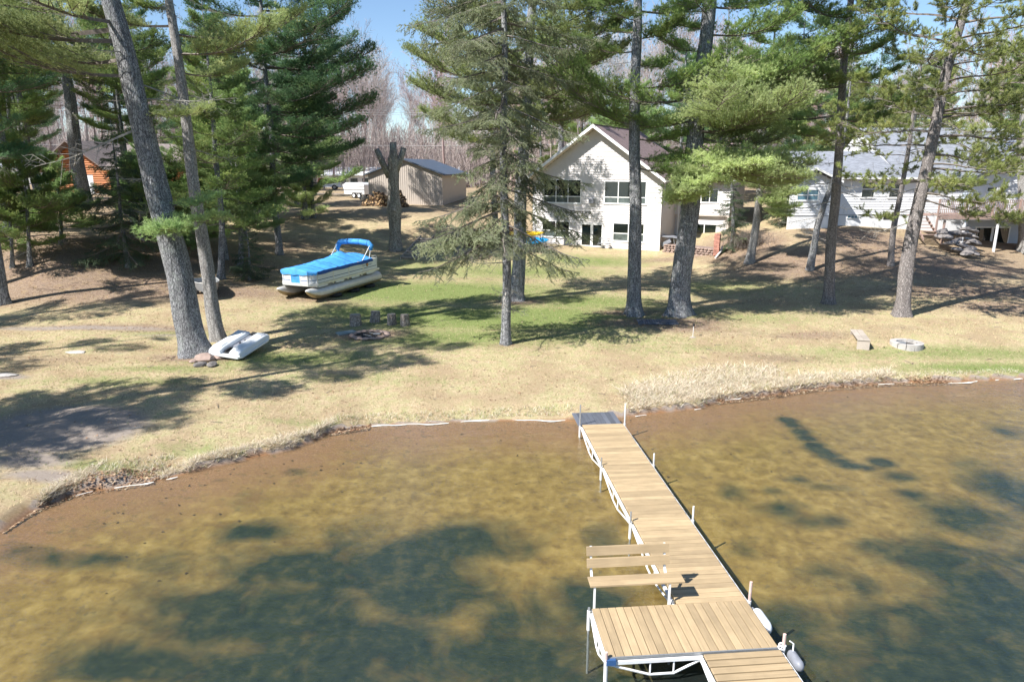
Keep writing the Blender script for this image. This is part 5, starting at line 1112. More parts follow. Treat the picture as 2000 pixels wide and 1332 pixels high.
# pickup
cp_ = at_ground(634, 371); CR = thing('parked_pickup', tuple(cp_), R(8), 'red and white pickup on the drive, half hidden by pine boughs', 'pickup truck')
m = MB(); m.prism([(-2.6, .45), (2.4, .45), (2.45, .95), (1.2, 1.05), (-2.6, 1.02)], -.9, .9, 'y'); fix_normals(m.build('body', M_paint, CR))
m = MB(); m.prism([(-.9, 1.04), (1.25, 1.06), (.75, 1.62), (-.6, 1.65)], -.8, .8, 'y'); fix_normals(m.build('cab', M_red, CR))
m = MB(); m.prism([(-.7, 1.12), (1.0, 1.12), (.68, 1.53), (-.5, 1.55)], -.815, -.802, 'y'); m.prism([(-.7, 1.12), (1.0, 1.12), (.68, 1.53), (-.5, 1.55)], .802, .815, 'y'); m.build('side_window', M_glass, CR)
for x in (-1.6, 1.5):
    for y in (-.95, .75): o = MB().tube([(x, y, .36), (x, y + .2, .36)], .36, 16).build('wheel', M_rubber, CR); MB().tube([(x, y - .01, .36), (x, y + .03, .36)], .2, 12).build('rim', M_galv, o)
m = MB(); m.box(2.4, 2.47, -.8, -.55, .72, .86); m.build('headlight', M_glass_i, CR); m = MB(); m.box(2.4, 2.47, .55, .8, .72, .86); m.build('headlight', M_glass_i, CR)
# long white building beyond
bp_ = at_Y(735, 345, 122); LBd = thing('storage_building', (bp_[0], bp_[1], G1(bp_[0], bp_[1])), R(4), 'long low white building with a pale roof far behind the shed', 'building')
m = MB(); m.box(-9, 14, 0, 8, 0, 2.0); m.build('wall', M_paint, LBd); m = MB(); m.prism([(-.5, 2.0), (4, 3.4), (8.5, 2.0)], -9.4, 14.4, 'x'); fix_normals(m.build('roof', M_siding_w, LBd))
for k in range(11): m = MB(); m.box(-8.4 + k * 2, -7.2 + k * 2, -.04, -.002, .7, 1.5); m.build('window', M_glass_i, LBd)
bp_ = at_Y(60, 335, 112); LB2 = thing('storage_building', (bp_[0], bp_[1], G1(bp_[0], bp_[1])), R(10), 'pale blue-roofed building glimpsed behind the pines at far left', 'building')
m = MB(); m.box(-6, 6, 0, 7, 0, 2.4); m.build('wall', M_siding_w, LB2); m = MB(); m.prism([(-.5, 2.3), (3.5, 4.2), (7.5, 2.3)], -6.4, 6.4, 'x'); fix_normals(m.build('roof', M_roof_g, LB2))
# power lines
for i, (px_, l) in enumerate([((1077, 232), 'wooden utility pole behind the left slope of the gabled roof'), ((560, 240), 'wooden utility pole behind the dark tiered pine')]):
    p = at_Y(px_[0], px_[1], 96); r0 = thing('utility_pole', (p[0], p[1], G1(p[0], p[1])), 0, l, 'utility pole'); h = 8.6
    MB().tube([(0, 0, 0), (0, 0, h)], [.14, .1], 8).build('pole', M_pole, r0); m = MB(); m.box(-1, 1, -.06, .06, h - .9, h - .78); m.build('crossarm', M_pole, r0)
for i, (v, y, l) in enumerate([(282, 95.6, 'lowest cable strung above the shed roof'), (222, 96, 'middle cable crossing behind the pines at roof ridge height'), (213, 96.3, 'uppermost cable crossing behind the pines'), (218, 96.6, 'cable just below the uppermost one, behind the pines')]):
    pts = []
    for u in range(-200, 2300, 60): p = at_Y(u, v + 3 * math.sin((u % 560) / 560 * PI), y); pts.append(tuple(p))
    o = MB().tube(pts, .022, 4).build('power_cable', M_wire); tag(o, l, 'cable', 'power cables behind the houses')
# kayaks on a rack
kp = at_ground(1030, 492); KR = thing('kayak_rack', (kp[0], kp[1], kp[2]), R(-6), 'dark wooden rack carrying the kayaks beside the patio', 'rack')
for x in (-.9, 1.0):
    m = MB(); m.box(x-.05, x+.05, -.05, .05, -.1, 1.35); m.build('post', M_pole, KR)
    for z in (.62, 1.15): m = MB(); m.box(x-.04, x+.04, -.5, .5, z-.04, z); m.build('arm', M_pole, KR)
def kayak(name, loc, rz, L, w, h, col, label, tilt=0):
    m = MB(); n = 12; nsx = 18; vs = []
    for i in range(nsx + 1):
        f = -1 + 2 * i / nsx; k = max(.03, (1 - abs(f) ** 2.6)) ** .7; zc_ = .12 * abs(f) ** 3
        for j in range(n):
            a = 2 * PI * j / n; zz = math.sin(a) * h * k * (.8 if math.sin(a) > 0 else 1); vs.append((f * L / 2, math.cos(a) * w * k, zz + zc_))
    fs = [(i*n+j, i*n+(j+1)%n, (i+1)*n+(j+1)%n, (i+1)*n+j) for i in range(nsx) for j in range(n)] + [tuple(range(n))[::-1], tuple(nsx*n+j for j in range(n))]
    r0 = thing('kayak', loc, rz, label, 'kayak'); r0.rotation_euler = (tilt, 0, rz); m.add(vs, fs); m.build('hull', col, r0, True)
    m = MB(); m.tube([(.42*math.cos(a), w*.62*math.sin(a), h*.82) for a in np.linspace(0, 2*PI, 17)], .025, 6, False); m.build('cockpit_rim', M_rubber, r0)
kayak('kayak', (kp[0] + .25, kp[1] - .15, kp[2] + .9), R(-8), 2.9, .36, .22, M_kblue, 'bright blue kayak on the lower arms of the rack by the patio', R(40))
kayak('kayak', (kp[0] - .2, kp[1] + .1, kp[2] + 1.42), R(-4), 3.1, .32, .18, M_yellow, 'yellow and orange kayak on the upper arms of the rack', R(20))
# timber steps up the bank
a = at_ground(798, 507); b = at_ground(835, 467); ST = thing('garden_steps', tuple(a), math.atan2((b-a)[1], (b-a)[0]) - PI/2, 'weathered wooden steps going up the grassy bank', 'steps')
Ls = float(np.hypot(*(b-a)[:2])); Hs_ = b[2] - a[2]; ns = 8; m = MB(); m.bbox(-.52, .52, 0, .3, 0, .07, .01); tm = m.mesh('tread', M_boards)
for k in range(ns): o = mobj('tread', tm, ST); o.location = (0, Ls * k / ns, Hs_ * k / ns + .14); m = MB(); m.box(-.5, .5, .02, .06, -.1, -.002); r1 = m.build('riser', M_pole, ST); r1.location = o.location
for x in (-.58, .54):
    m = MB(); m.prism([(-.25, -.05), (Ls, Hs_ + .05), (Ls, Hs_ + .32), (-.25, .2)], x, x + .05, 'x'); fix_normals(m.build('stringer', M_boards, ST))
# timber edge and dogwood shrub beside the kayaks
p = at_ground(893, 502); q = at_ground(962, 494); TE = thing('timber_edging', tuple(p), math.atan2((q-p)[1], (q-p)[0]), 'low timber edging at the foot of the bank, left of the kayaks', 'edging')
Lt = float(np.hypot(*(q-p)[:2])); m = MB(); m.bbox(0, Lt, 0, .15, -.1, .17, .02); tm = m.mesh('timber', M_pole)
for k in range(3): o = mobj('timber', tm, TE); o.location = (0, k * .03, k * .17)
def brush(name, p, h, r, n, mt, seed, label, cat, leaf=None):
    rg = np.random.default_rng(seed); A1 = np.stack([rg.normal(0, r * .5, n), rg.normal(0, r * .3, n), np.zeros(n)], -1); d = unit(np.stack([rg.normal(0, .3, n), rg.normal(0, .3, n), np.ones(n)], -1)); B1 = A1 + d * h * rg.uniform(.5, 1.1, (n, 1))
    T = [seg_tris(A1, B1, .012, .005)]; f = rg.uniform(.3, 1, (n * 3, 1)); A2 = np.repeat(A1, 3, 0) + (np.repeat(B1 - A1, 3, 0)) * f; T.append(seg_tris(A2, A2 + unit(np.repeat(d, 3, 0) + rg.normal(0, .5, (n * 3, 3))) * h * .3, .006, .003)); T = np.concatenate(T)
    o = mobj(name, tris_mesh(name, T, [mt])); o.location = tuple(p); return tag(o, label, cat)
M_dog = simple('red_stems', (.20,.075,.06), .8, .4, 4, 0)
for u, v, h, r, l in [(948, 482, 1.5, 1.6, 'reddish leafless shrub on the bank left of the kayaks'), (985, 470, 1.3, 1.4, 'dark red twiggy shrub behind the yellow kayak'), (1460, 484, 1.2, 1.4, 'dark brown bush on the slope right of the brick pillar')]:
    brush('shrub', at_ground(u, v), h, r, 420, M_dog if u < 1200 else M_limb, u, l, 'shrub')
# ------------------------------------------------------------------ dock
DO = np.array([2.9, 10.65]); dv = np.array([2.12 - 2.9, 19.7 - 10.65]); dv /= np.hypot(*dv); ang = math.atan2(dv[1], dv[0]) - PI/2
ZD = .5; DW = 1.25; SL = 3.02
DK = thing('dock', (DO[0], DO[1], 0), ang, 'long wooden boat dock with white metal frame reaching into the lake', 'dock')
def zt(a): return ZD - .012 * max(a, 0)      # the deck dips a little towards the shore
def DWp(b, a, z): c, s = math.cos(ang), math.sin(ang); return (DO[0] + b*c - a*s, DO[1] + b*s + a*c, z)
rd = random.Random(9)
def plank_mesh(L, w, mat, ax='x'):
    m = MB(); m.bbox(0, L, 0, w, -.035, 0, .006) if ax == 'x' else m.bbox(0, w, 0, L, -.035, 0, .006); return m.mesh('plank', mat)
pm = [plank_mesh(DW, .131, M_dock) for _ in range(1)]; pw = plank_mesh(DW, .124, M_dock)
for s in range(3):
    for k in range(21):
        a = s * SL + k * .1435 + .01; o = mobj('plank', pm[0], DK); o.location = (rd.uniform(-.004, .004), a, zt(a) + rd.uniform(-.002, .002)); o.rotation_euler = (-.012, 0, rd.uniform(-.003, .003))
PB0, PB1, PA0, PA1 = -1.52, 1.25, -1.24, -.015
n = 20; w = (PB1 - PB0) / n; pl = plank_mesh(PA1 - PA0, w - .010, M_dock_l, 'y')
for k in range(n): o = mobj('plank', pl, DK); o.location = (PB0 + k * w, PA0, ZD + .012 + rd.uniform(-.002, .002))
for k in range(24): a = -1.27 - (k + 1) * .152; o = mobj('plank', pw, DK); o.location = (.0, a, ZD)
def rail(pts, r=.022): return MB().tube(pts, r, 6)
def frame_side(b, a0, a1, drop=.30, name='side_frame'):
    m = MB(); z0, z1 = zt(a0) - .09, zt(a1) - .09
    m.box(b-.02, b+.02, 0, 1, 0, 1) if 0 else None
    m.tube([(b, a0, z0), (b, a1, z1)], .038, 4); am, an = a0 + (a1-a0)*.42, a0 + (a1-a0)*.58
    m.tube([(b, a0, z0 - .03), (b, am, z0 - drop), (b, an, z0 - drop), (b, a1, z1 - .03)], .02, 6)
    m.tube([(b, am, z0), (b, am, z0 - drop)], .014, 6); m.tube([(b, an, z0), (b, an, z0 - drop)], .014, 6)
    return m.build(name, M_white, DK)
for s in range(3):
    for b in (-.03, DW + .03): frame_side(b, s * SL + .03, (s+1) * SL - .03)
for b in (-.03, DW + .03): frame_side(b, -4.9, -1.3)
frame_side(PB0 - .02, PA0 + .03, PA1 - .03, .26)
def cross(a, b0, b1, drop=.26):
    m = MB(); z = ZD - .08; m.tube([(b0, a, z), (b1, a, z)], .04, 4); bm, bn = b0 + (b1-b0)*.45, b0 + (b1-b0)*.7
    m.tube([(b0, a, z - .03), (bm, a, z - drop), (bn, a, z - drop), (b1, a, z - .03)], .02, 6); m.tube([(bm, a, z), (bm, a, z - drop)], .014, 6); m.tube([(bn, a, z), (bn, a, z - drop)], .014, 6); m.build('cross_frame', M_white, DK)
cross(PA0 - .02, PB0, .0); cross(PA1 + .03, PB0, -.05)
m = MB(); m.box(PB0, PB1, -1.265, -1.245, ZD - .03, ZD + .008); m.build('end_trim', M_galv, DK)
def bedz(b, a): x, y, _ = DWp(b, a, 0); return G1(x, y)
for (b, a, up, cap) in [(-.06, 9.1, .62, M_galv), (DW + .08, 9.15, .60, M_white), (-.06, 6.04, .20, M_galv), (DW + .08, 6.04, .27, M_white), (-.06, 3.02, .22, M_galv), (DW + .08, 3.02, .29, M_white),
                        (DW + .08, .05, .33, M_capwood), (DW + .09, -1.22, .22, M_capwood), (PB0 - .03, PA0 - .03, .12, M_capwood), (PB0 - .05, .0, .02, M_galv), (-.06, .08, .02, M_galv)]:
    z0 = bedz(b, a) - .1; z1 = zt(a) + up; m = MB(); m.tube([(b, a, z0), (b, a, z1 - .0)], .021 if cap is not M_capwood else .026, 10); po = m.build('post', M_galv if cap is M_galv else cap, DK)
    m = MB(); m.tube([(b, a, zt(a) - .42), (b, a, zt(a) - .04)], .033, 10); m.build('sleeve', M_white, po)
m = MB(); m.box(PB0 - .03, PB0 + .12, PA0 - .07, PA0 - .01, ZD - .1, ZD - .005); m.build('corner_bracket', M_stripe, DK)
# boarding ramp at the shore end
m = MB(); x0 = DWp(-.12, 3 * SL + .03, 0); RM = thing('dock_ramp', (x0[0], x0[1], zt(9) - .02), ang, 'dark grey slatted ramp between the dock and the grass', 'ramp')
for k in range(9):
    m = MB(); m.bbox(0, .142, 0, 1.12, -.03, 0, .005); o = m.build('slat', M_mat, RM) if k == 0 else mobj('slat', RM.children[0].data, RM); o.location = (k * .15, 0, 0); o.rotation_euler = (R(-1.0), 0, 0)
m = MB(); m.box(.05, 1.3, .15, .2, -.12, -.035); m.box(.05, 1.3, .9, .95, -.12, -.055); m.build('cross_bar', M_rubber, RM)
# bench fixed at the back edge of the platform
bx0, bx1 = PB0 - .03, .12
BN = thing('dock_bench', DWp(0, 0, ZD), ang, 'plank bench with white metal legs at the dock platform edge', 'bench')
sb = MB(); sb.bbox(bx0, bx1, 0, .14, -.035, 0, .006); sm_ = sb.mesh('seat_board', M_dock)
for k in range(2): o = mobj('seat_board', sm_, BN); o.location = (0, .02 + k * .148, .43)
bb = MB(); bb.bbox(bx0, bx1 - .18, -.018, .018, 0, .165, .006); bm_ = bb.mesh('backrest_board', M_dock)
for k in range(2): o = mobj('backrest_board', bm_, BN); o.location = (0, .37 + k * .06, .56 + k * .20); o.rotation_euler = (R(-14), 0, 0)
for x in (bx0 + .08, bx1 - .26):
    m = MB(); m.tube([(x, .05, -.1), (x, .05, .39), (x, .32, .39)], .025, 4); m.build('leg', M_white, BN)
    m = MB(); m.tube([(x, .30, .38), (x, .40, .5), (x, .48, .92)], .025, 4); m.build('back_support', M_white, BN)
# white bumper and grey float on the lake side
def capsule(m, L, r, n=14, sq=.6):
    prof = [(-L/2 + r*(1-math.cos(t)), r*math.sin(t)) for t in np.linspace(.12, PI/2, 6)] + [(L/2 - r*(1-math.cos(t)), r*math.sin(t)) for t in np.linspace(PI/2, .12, 6)]
    vs = [(q*math.cos(2*PI*k/n)*sq, y, q*math.sin(2*PI*k/n)) for y, q in prof for k in range(n)]; fs = [(i*n+k, i*n+(k+1)%n, (i+1)*n+(k+1)%n, (i+1)*n+k) for i in range(len(prof)-1) for k in range(n)] + [tuple(range(n))[::-1], tuple((len(prof)-1)*n+k for k in range(n))]
    return m.add(vs, fs)
r0 = thing('dock_bumper', DWp(DW + .10, -.42, ZD - .13), ang, 'white oval bumper strapped to the right side of the dock', 'bumper'); m = MB(); capsule(m, .56, .13, 16, .8); fix_normals(m.build('cushion', M_white_pl, r0, True)); m = MB(); m.box(-.06, -.02, -.32, .32, -.03, .06); m.build('strap', M_grey_pl, r0)
r0 = thing('mooring_float', DWp(DW + .2, -1.42, ZD - .12), ang, 'grey float hanging from the corner post of the dock platform', 'float'); m = MB(); capsule(m, .40, .1, 14, .8); fix_normals(m.build('buoy', M_grey_pl, r0, True)); m = MB(); m.tube([(0, .1, .06), (.02, .14, .2), (-.04, .16, .24)], .012, 6); m.build('hook', M_white, r0)
for i_, c_ in enumerate([(.0, .17, .12), (.03, .2, .16)]): m = MB(); m.tube([(c_[0]-.16+.05*math.cos(t), c_[1]+.05*math.sin(t), c_[2]-.02*i_) for t in np.linspace(0, 2*PI, 11)], .014, 5, False); m.build('rope_loop', M_white, r0)

# ------------------------------------------------------------------ pontoon boat
Pb = at_ground(600, 594); Ps = at_ground(739, 556); fwd = (Pb - Ps)[:2]; LN = float(np.hypot(*fwd)); fwd /= LN; lft = np.array([-fwd[1], fwd[0]])
print('boat length', LN); LN = min(LN, 7.0)
cx = (Pb + Ps)[:2] / 2 - lft * .98; brz = math.atan2(fwd[1], fwd[0])
BT = thing('pontoon_boat', (cx[0], cx[1], G1(*cx) + .06), brz, 'pontoon boat under a bright blue cover, parked on the lawn', 'boat')
BT.rotation_euler = (0, R(1.2), brz)
hL = LN / 2
for y in (-.95, .95):
    m = MB(); n = 18; prof = [(-hL, .30, .34), (-hL + .02, .33, .34), (hL - 1.35, .33, .34), (hL - .9, .31, .36), (hL - .5, .25, .44), (hL - .2, .16, .53), (hL, .04, .61)]; vs = []
    for x, r, z in prof:
        for k in range(n): a = 2*PI*k/n; vs.append((x, y + r*math.cos(a)*.98, z + r*math.sin(a)))
    fs = [(i*n+k, i*n+(k+1)%n, (i+1)*n+(k+1)%n, (i+1)*n+k) for i in range(len(prof)-1) for k in range(n)] + [tuple(range(n))[::-1], tuple((len(prof)-1)*n+k for k in range(n))]
    m.add(vs, fs); m.m = [1 if (k % n) >= n//2 + 1 and (k % n) <= n - 2 else 0 for k in range(n*(len(prof)-1))] + [0, 0]
    o = m.build('pontoon', [M_alu, M_alu_d], BT, True); m = MB(); m.box(-hL + .1, hL - 1.0, y - .02, y + .02, .665, .70); m.build('keel_rail', M_alu, o)
m = MB()
m.prism([(-hL + .15, -1.22), (hL - .75, -1.22), (hL - .35, -.85), (hL - .35, .85), (hL - .75, 1.22), (-hL + .15, 1.22)], .80, .90, 'z'); fix_normals(m.build('deck', M_alu, BT))
for k in range(9): x = -hL + .5 + k * .68; m = MB(); m.box(x, x + .10, -1.15, 1.15, .70, .795); m.build('crossmember', M_rubber if k % 2 else M_alu, BT)
for k in range(4): x = -hL + .7 + k * 1.5; m = MB(); m.box(x, x + .75, 1.14, 1.19, .69, .79); m.build('mounting_plate', M_panel, BT)
# fence panels: sides, bow corners, door
zl, zh = .93, 1.50; xf, xa_ = hL - .75, -hL + .35
def panel(p, q, mt=None, nm='fence_panel'):
    p, q = Vector((*p, 0)), Vector((*q, 0)); d = q - p; L = d.length; M = Matrix.Translation(p) @ Matrix.Rotation(math.atan2(d.y, d.x), 4, 'Z'); m = MB(); m.box(0.03, L - .03, -.012, .012, zl, zh, M); o = m.build(nm, mt or M_panel, BT)
    m = MB()
    for z in (zl - .02, zh): m.box(0, L, -.022, .022, z, z + .03, M)
    m.box(0, .028, -.022, .022, zl + .01, zh, M); m.box(L - .028, L, -.022, .022, zl + .01, zh, M); m.build('rail_frame', M_alu, BT)
    if mt is None: m = MB(); m.box(.04, L - .04, -.018, .018, zl + .14, zl + .175, M); m.build('pinstripe', M_stripe, o)
    return M, L
xs_ = np.linspace(xa_, xf, 5)
for y in (-1.16, 1.16):
    for a, b in zip(xs_[:-1], xs_[1:]): panel((a, y), (b, y))
xb = hL - .42
panel((xf, 1.16), (xb, .8)); panel((xf, -1.16), (xb, -.8)); panel((xb, .8), (xb, .32)); panel((xb, -.8), (xb, -.32)); panel((xb, .32), (xb, -.32), M_blue, 'gate'); panel((xa_, -1.16), (xa_, 1.16))
# cover
def cover_z(x, y):
    u_ = (x - xa_) / (xb - xa_); v_ = abs(y) / 1.2; rdg = .34 * (1 - v_ ** 1.5) * (.5 + .5 * math.sin(min(1, u_ * 1.15 + .12) * PI)); 
    return 1.56 + rdg + .055 * math.sin(x * 5.1 + y * 2) * (1 - v_) + .02 * math.sin(x * 13 + y * 5) * math.sin(y * 7 + x * 3) + .22 * math.exp(-((x + 1.0) ** 2 + y * y) / .16) + .08 * math.exp(-((x - 1.2) ** 2 + y * y) / .2)
m = MB(); nxc, nyc = 44, 15; vs = []
for i in range(nxc + 1):
    x = xa_ + .45 + (xb + .03 - xa_ - .45) * i / nxc; hw = 1.20 if x < xf else 1.20 - (x - xf) / (xb - xf) * .36
    for j in range(nyc + 1): y = -hw + 2 * hw * j / nyc; vs.append((x, y, cover_z(x, y)))
m.add(vs, [(i*(nyc+1)+j, (i+1)*(nyc+1)+j, (i+1)*(nyc+1)+j+1, i*(nyc+1)+j+1) for i in range(nxc) for j in range(nyc)]); m.build('cover', M_blue, BT, True)
def skirt(p, q, nm='cover_skirt', mt=M_blue_d):
    m = MB(); n = 16; vs = []
    for i in range(n + 1):
        f = i / n; x, y = p[0] + (q[0]-p[0])*f, p[1] + (q[1]-p[1])*f; nrm = Vector((q[1]-p[1], -(q[0]-p[0]))).normalized(); w_ = .015 * math.sin(i * 2.3)
        zt_ = cover_z(x, y); vs += [(x + nrm.x*(.0), y + nrm.y*0, zt_), (x + nrm.x*(.05+w_), y + nrm.y*(.05+w_), zt_ - .05), (x + nrm.x*(.04), y + nrm.y*.04, zh - .12 - .02 * math.sin(i * 1.1))]
    m.add(vs, [f_ for i in range(n) for f_ in ((3*i, 3*i+3, 3*i+4, 3*i+1), (3*i+1, 3*i+4, 3*i+5, 3*i+2))]); return m.build(nm, mt, BT, True)
skirt((xf, 1.2), (xa_ + .45, 1.2)) ; skirt((xa_ + .45, -1.2), (xf, -1.2)); skirt((xb + .03, .84), (xf, 1.2), mt=M_blue); skirt((xf, -1.2), (xb + .03, -.84), mt=M_blue); skirt((xb + .03, -.84), (xb + .03, .84), mt=M_blue)
for x in (-1.9, -.55, .8, 1.9):
    m = MB(); m.tube([(x, -1.2 + 2.4 * j / 12, cover_z(x, -1.2 + 2.4 * j / 12) + .004) for j in range(13)], .016, 5); m.build('cover_seam', M_blue_d, BT)
# emblem on the side
m = MB(); m.tube([(0, 0, 0), (0, .012, 0)], .12, 18); em = m.build('emblem', simple('emblem_dark', (.14,.11,.12), .4), BT); em.location = (-hL + 1.35, 1.175, 1.28); em.scale = (1, 1, 1.15)
m = MB(); m.prism([(-.07, .03), (.07, .03), (.0, -.08)], .014, .02, 'y'); m.build('emblem_mark', M_orange, em)
m = MB()
for k, (a, b) in enumerate(((-.5, -.18), (.18, .5), (-.42, -.2), (.2, .42))): m.box(a, b, .002, .008, -.02 - .04 * (k // 2), -.005 - .04 * (k // 2))
m.build('decal_line', M_stripe, em)
# stern rail, bimini
m = MB(); m.tube([(xa_ - .02, 1.16, .9), (xa_ - .06, 1.18, 1.55), (xa_ + .05, 1.18, 1.68), (xa_ + .45, 1.18, 1.68)], .022, 6); m.tube([(xa_ - .02, -1.16, .9), (xa_ - .06, -1.18, 1.55), (xa_ + .05, -1.18, 1.68), (xa_ + .45, -1.18, 1.68)], .022, 6); m.build('stern_rail', M_alu, BT)
bxr, zbr = -hL + .85, 2.45
for y in (-1.18, 1.18):
    m = MB(); m.tube([(bxr + 1.0, y, 1.52), (bxr + .1, y, zbr - .1)], .026, 6); m.tube([(bxr + .25, y, 1.6), (bxr, y, zbr - .15)], .018, 6); m.build('canopy_pole', M_white, BT)
ptsb = [(bxr + .05, -1.22, zbr - .55), (bxr, -1.2, zbr - .2), (bxr, -1.0, zbr + .02), (bxr, -.4, zbr + .08), (bxr, .4, zbr + .08), (bxr, 1.0, zbr + .02), (bxr, 1.2, zbr - .15), (bxr + .08, 1.22, zbr - .38)]
m = MB(); m.tube(ptsb, [.09, .15, .17, .16, .17, .17, .16, .1], 12); m.build('rolled_canopy', M_blue, BT, True)
m = MB()
for i in (2, 3, 4, 5): p_ = ptsb[i]; m.tube([(p_[0], p_[1] - .015, p_[2]), (p_[0], p_[1] + .015, p_[2])], .178, 14)
m.build('canopy_strap', M_blue_d, BT)
m = MB(); m.tube([(xb - .1, .98, .9), (xb - .1, .98, 1.42)], .014, 6); m.tube([(xb + .02, .92, .9), (xb - .08, .96, 1.4)], .012, 6); m.build('boarding_rail', M_alu, BT)
# tyres under the hulls
tyre = MB().tube([(.28*math.cos(t), .28*math.sin(t), 0) for t in np.linspace(0, 2*PI, 17)], .1, 8, False).mesh('tyre', M_rubber, True)
for i, (x, l) in enumerate([(-hL + 1.1, 'old tyre under the pontoon boat, nearest its stern'), (-hL + 2.7, 'old tyre under the middle of the pontoon boat'), (-hL + 4.4, 'old tyre under the pontoon boat, nearest its bow')]):
    c_, s_ = math.cos(brz), math.sin(brz); wx_, wy_ = cx[0] + x*c_ - 1.05*s_, cx[1] + x*s_ + 1.05*c_; o = mobj('tyre', tyre); o.location = (wx_, wy_, G1(wx_, wy_) + .08); tag(o, l, 'tyre', 'tyres under the pontoon boat')

# ------------------------------------------------------------------ pedal boat
a_ = at_ground(452, 700); PBt = thing('pedal_boat', (a_[0] + .12, a_[1] + .65, a_[2] + .36), R(-15), 'white plastic pedal boat turned over beside the leaning pine', 'pedal boat')
PBt.rotation_euler = (R(10), R(3), R(-17)); PBt.scale = (.86, .86, .86)
def pod(x0, x1, y0, y1, z0, z1, r=.12):
    m = MB(); ny_, prof = 14, []
    vs = []; n = 16
    for i in range(ny_ + 1):
        f = i / ny_; y = y0 + (y1-y0)*f; k = min(1, (f/.14))**.5 if f < .14 else min(1, ((1-f)/.12))**.5 if f > .88 else 1; k = max(k, .35); hx = (x1-x0)/2; hz = (z1-z0) * (.55 + .45*k); xm_ = (x0+x1)/2
        for j in range(n + 1):
            t_ = PI * j / n; ex = .45; cxs = math.copysign(abs(math.cos(t_))**ex, math.cos(t_)); vs.append((xm_ - hx*cxs*(.88+.12*k), y, z0 + hz*abs(math.sin(t_))**ex))
    m.add(vs, [(i*(n+1)+j, (i+1)*(n+1)+j, (i+1)*(n+1)+j+1, i*(n+1)+j+1) for i in range(ny_) for j in range(n)]); m.add([vs[j] for j in range(n+1)], [tuple(range(n+1))]); m.add([vs[ny_*(n+1)+j] for j in range(n+1)], [tuple(range(n, -1, -1))])
    return fix_normals(m.build('hull', M_white_pl, PBt, True))
for x0_, x1_ in ((-.86, -.18), (.24, .88)):
    h_ = pod(x0_, x1_, -1.12, 1.12, 0, .30)
    m = MB()
    for k in range(5):
        x = x0_ + .14 + k * (x1_ - x0_ - .28) / 4 - .02
        for y0_, y1_ in ((-.85, -.42), (.62, .96)): m.bbox(x, x + .045, y0_, y1_, .27, .325, .015)
    m.build('rib', M_white_pl, h_)
m = MB(); m.prism([(-.80, -1.18), (.78, -1.2), (.92, -1.0), (.94, .9), (.8, 1.12), (-.75, 1.12), (-.92, .9), (-.92, -1.0)], -.05, .035, 'z'); fix_normals(m.build('rim', M_white_pl, PBt))
m = MB(); m.box(-.14, .2, -.35, .95, .036, .10); m.build('centre_well', M_grey_pl, PBt)
m = MB(); m.box(-.15, .2, -1.0, -.4, .037, .06); m.box(-.12, -.05, -.9, -.5, .06, .14); m.box(.08, .15, -.85, -.45, .06, .12); m.build('rudder_well', M_dark, PBt)
for k in range(4): m = MB(); m.box(-.1, .16, .98 + .0 * k, 1.16, .04, .2, Matrix.Rotation(0, 4, 'X')) if k == 0 else m.box(-.08 + k*.06, -.05 + k*.06, -.3 + k * .3, -.2 + k*.3, .1, .16); m.build('paddle_blade', M_rubber, PBt)
for i, (u, v, s, mt, l) in enumerate([(400, 706, .34, M_stone_pink, 'pinkish flat boulder propping the corner of the pedal boat'), (390, 716, .2, M_stone, 'dark grey stone left of the boulder under the pedal boat'), (413, 716, .2, M_stone, 'pale grey stone in front of the boulder under the pedal boat'), (424, 702, .22, M_stone_pink, 'brown stone half hidden below the pedal boat'), (365, 697, .16, M_stone_pale, 'small pale stone at the foot of the thick leaning pine'), (377, 708, .14, M_stone_pink, 'small pinkish stone between the leaning pine and the boulder')]):
    p = at_ground(u, v); o = mobj('boulder', rock_mesh('boulder', s * 1.35, s, s * .62, 100 + i, mt, 2)); o.location = (p[0], p[1] + s*.3, p[2] + s * .3); o.rotation_euler = (0, 0, i * .9); tag(o, l, 'stone')
# silver boat half hidden between the two trunks
p = at_ground(392, 583); AB = thing('fishing_boat', (p[0], p[1] + .9, p[2]), R(-60), 'old silver fishing boat half hidden between the two leaning trunks', 'boat')
m = MB(); nsb = 9; vs = []
for i in range(nsb + 1):
    f = i / nsb; x = -1.9 + 3.8 * f; k = 1 - max(0, f - .5) ** 2 * 3.6; k = max(k, .04); b_ = .75 * k; zb_ = .25 + .25 * max(0, f - .6); vs += [(x, -b_, .95 + .12*f), (x, -b_*.8, .45), (x, 0, zb_), (x, b_*.8, .45), (x, b_, .95 + .12*f)]
m.add(vs, [(i*5+j, (i+1)*5+j, (i+1)*5+j+1, i*5+j+1) for i in range(nsb) for j in range(4)] + [(0,1,2,3,4)]); m.build('hull', M_galv, AB)
m = MB(); m.tube([vs[i*5] for i in range(nsb+1)], .03, 6); m.tube([vs[i*5+4] for i in range(nsb+1)], .03, 6); m.build('gunwale', M_alu, AB); AB.scale = (.85, .85, .8)
for x in (-1.0, .2): m = MB(); m.box(x, x+.25, -.55, .55, .72, .76); m.build('thwart', M_boards, AB)
m = MB(); m.box(-1.5, 1.2, -.1, .0, .1, .22); m.box(-1.5, 1.2, .3, .4, .1, .22); m.build('cradle_beam', M_boards, AB)
for y in (-.55, .55): m = MB(); m.tube([(-.3, y-.08, .28), (-.3, y+.08, .28)], .28, 14); m.build('wheel', M_rubber, AB)
a_ = at_ground(352, 572); b_ = at_Y(333, 543, a_[1] + .3); o = MB().tube([tuple(a_), tuple(b_)], .05, 8).build('metal_pole', M_galv); tag(o, 'slanting grey pole sticking out left of the thick leaning pine', 'pole')
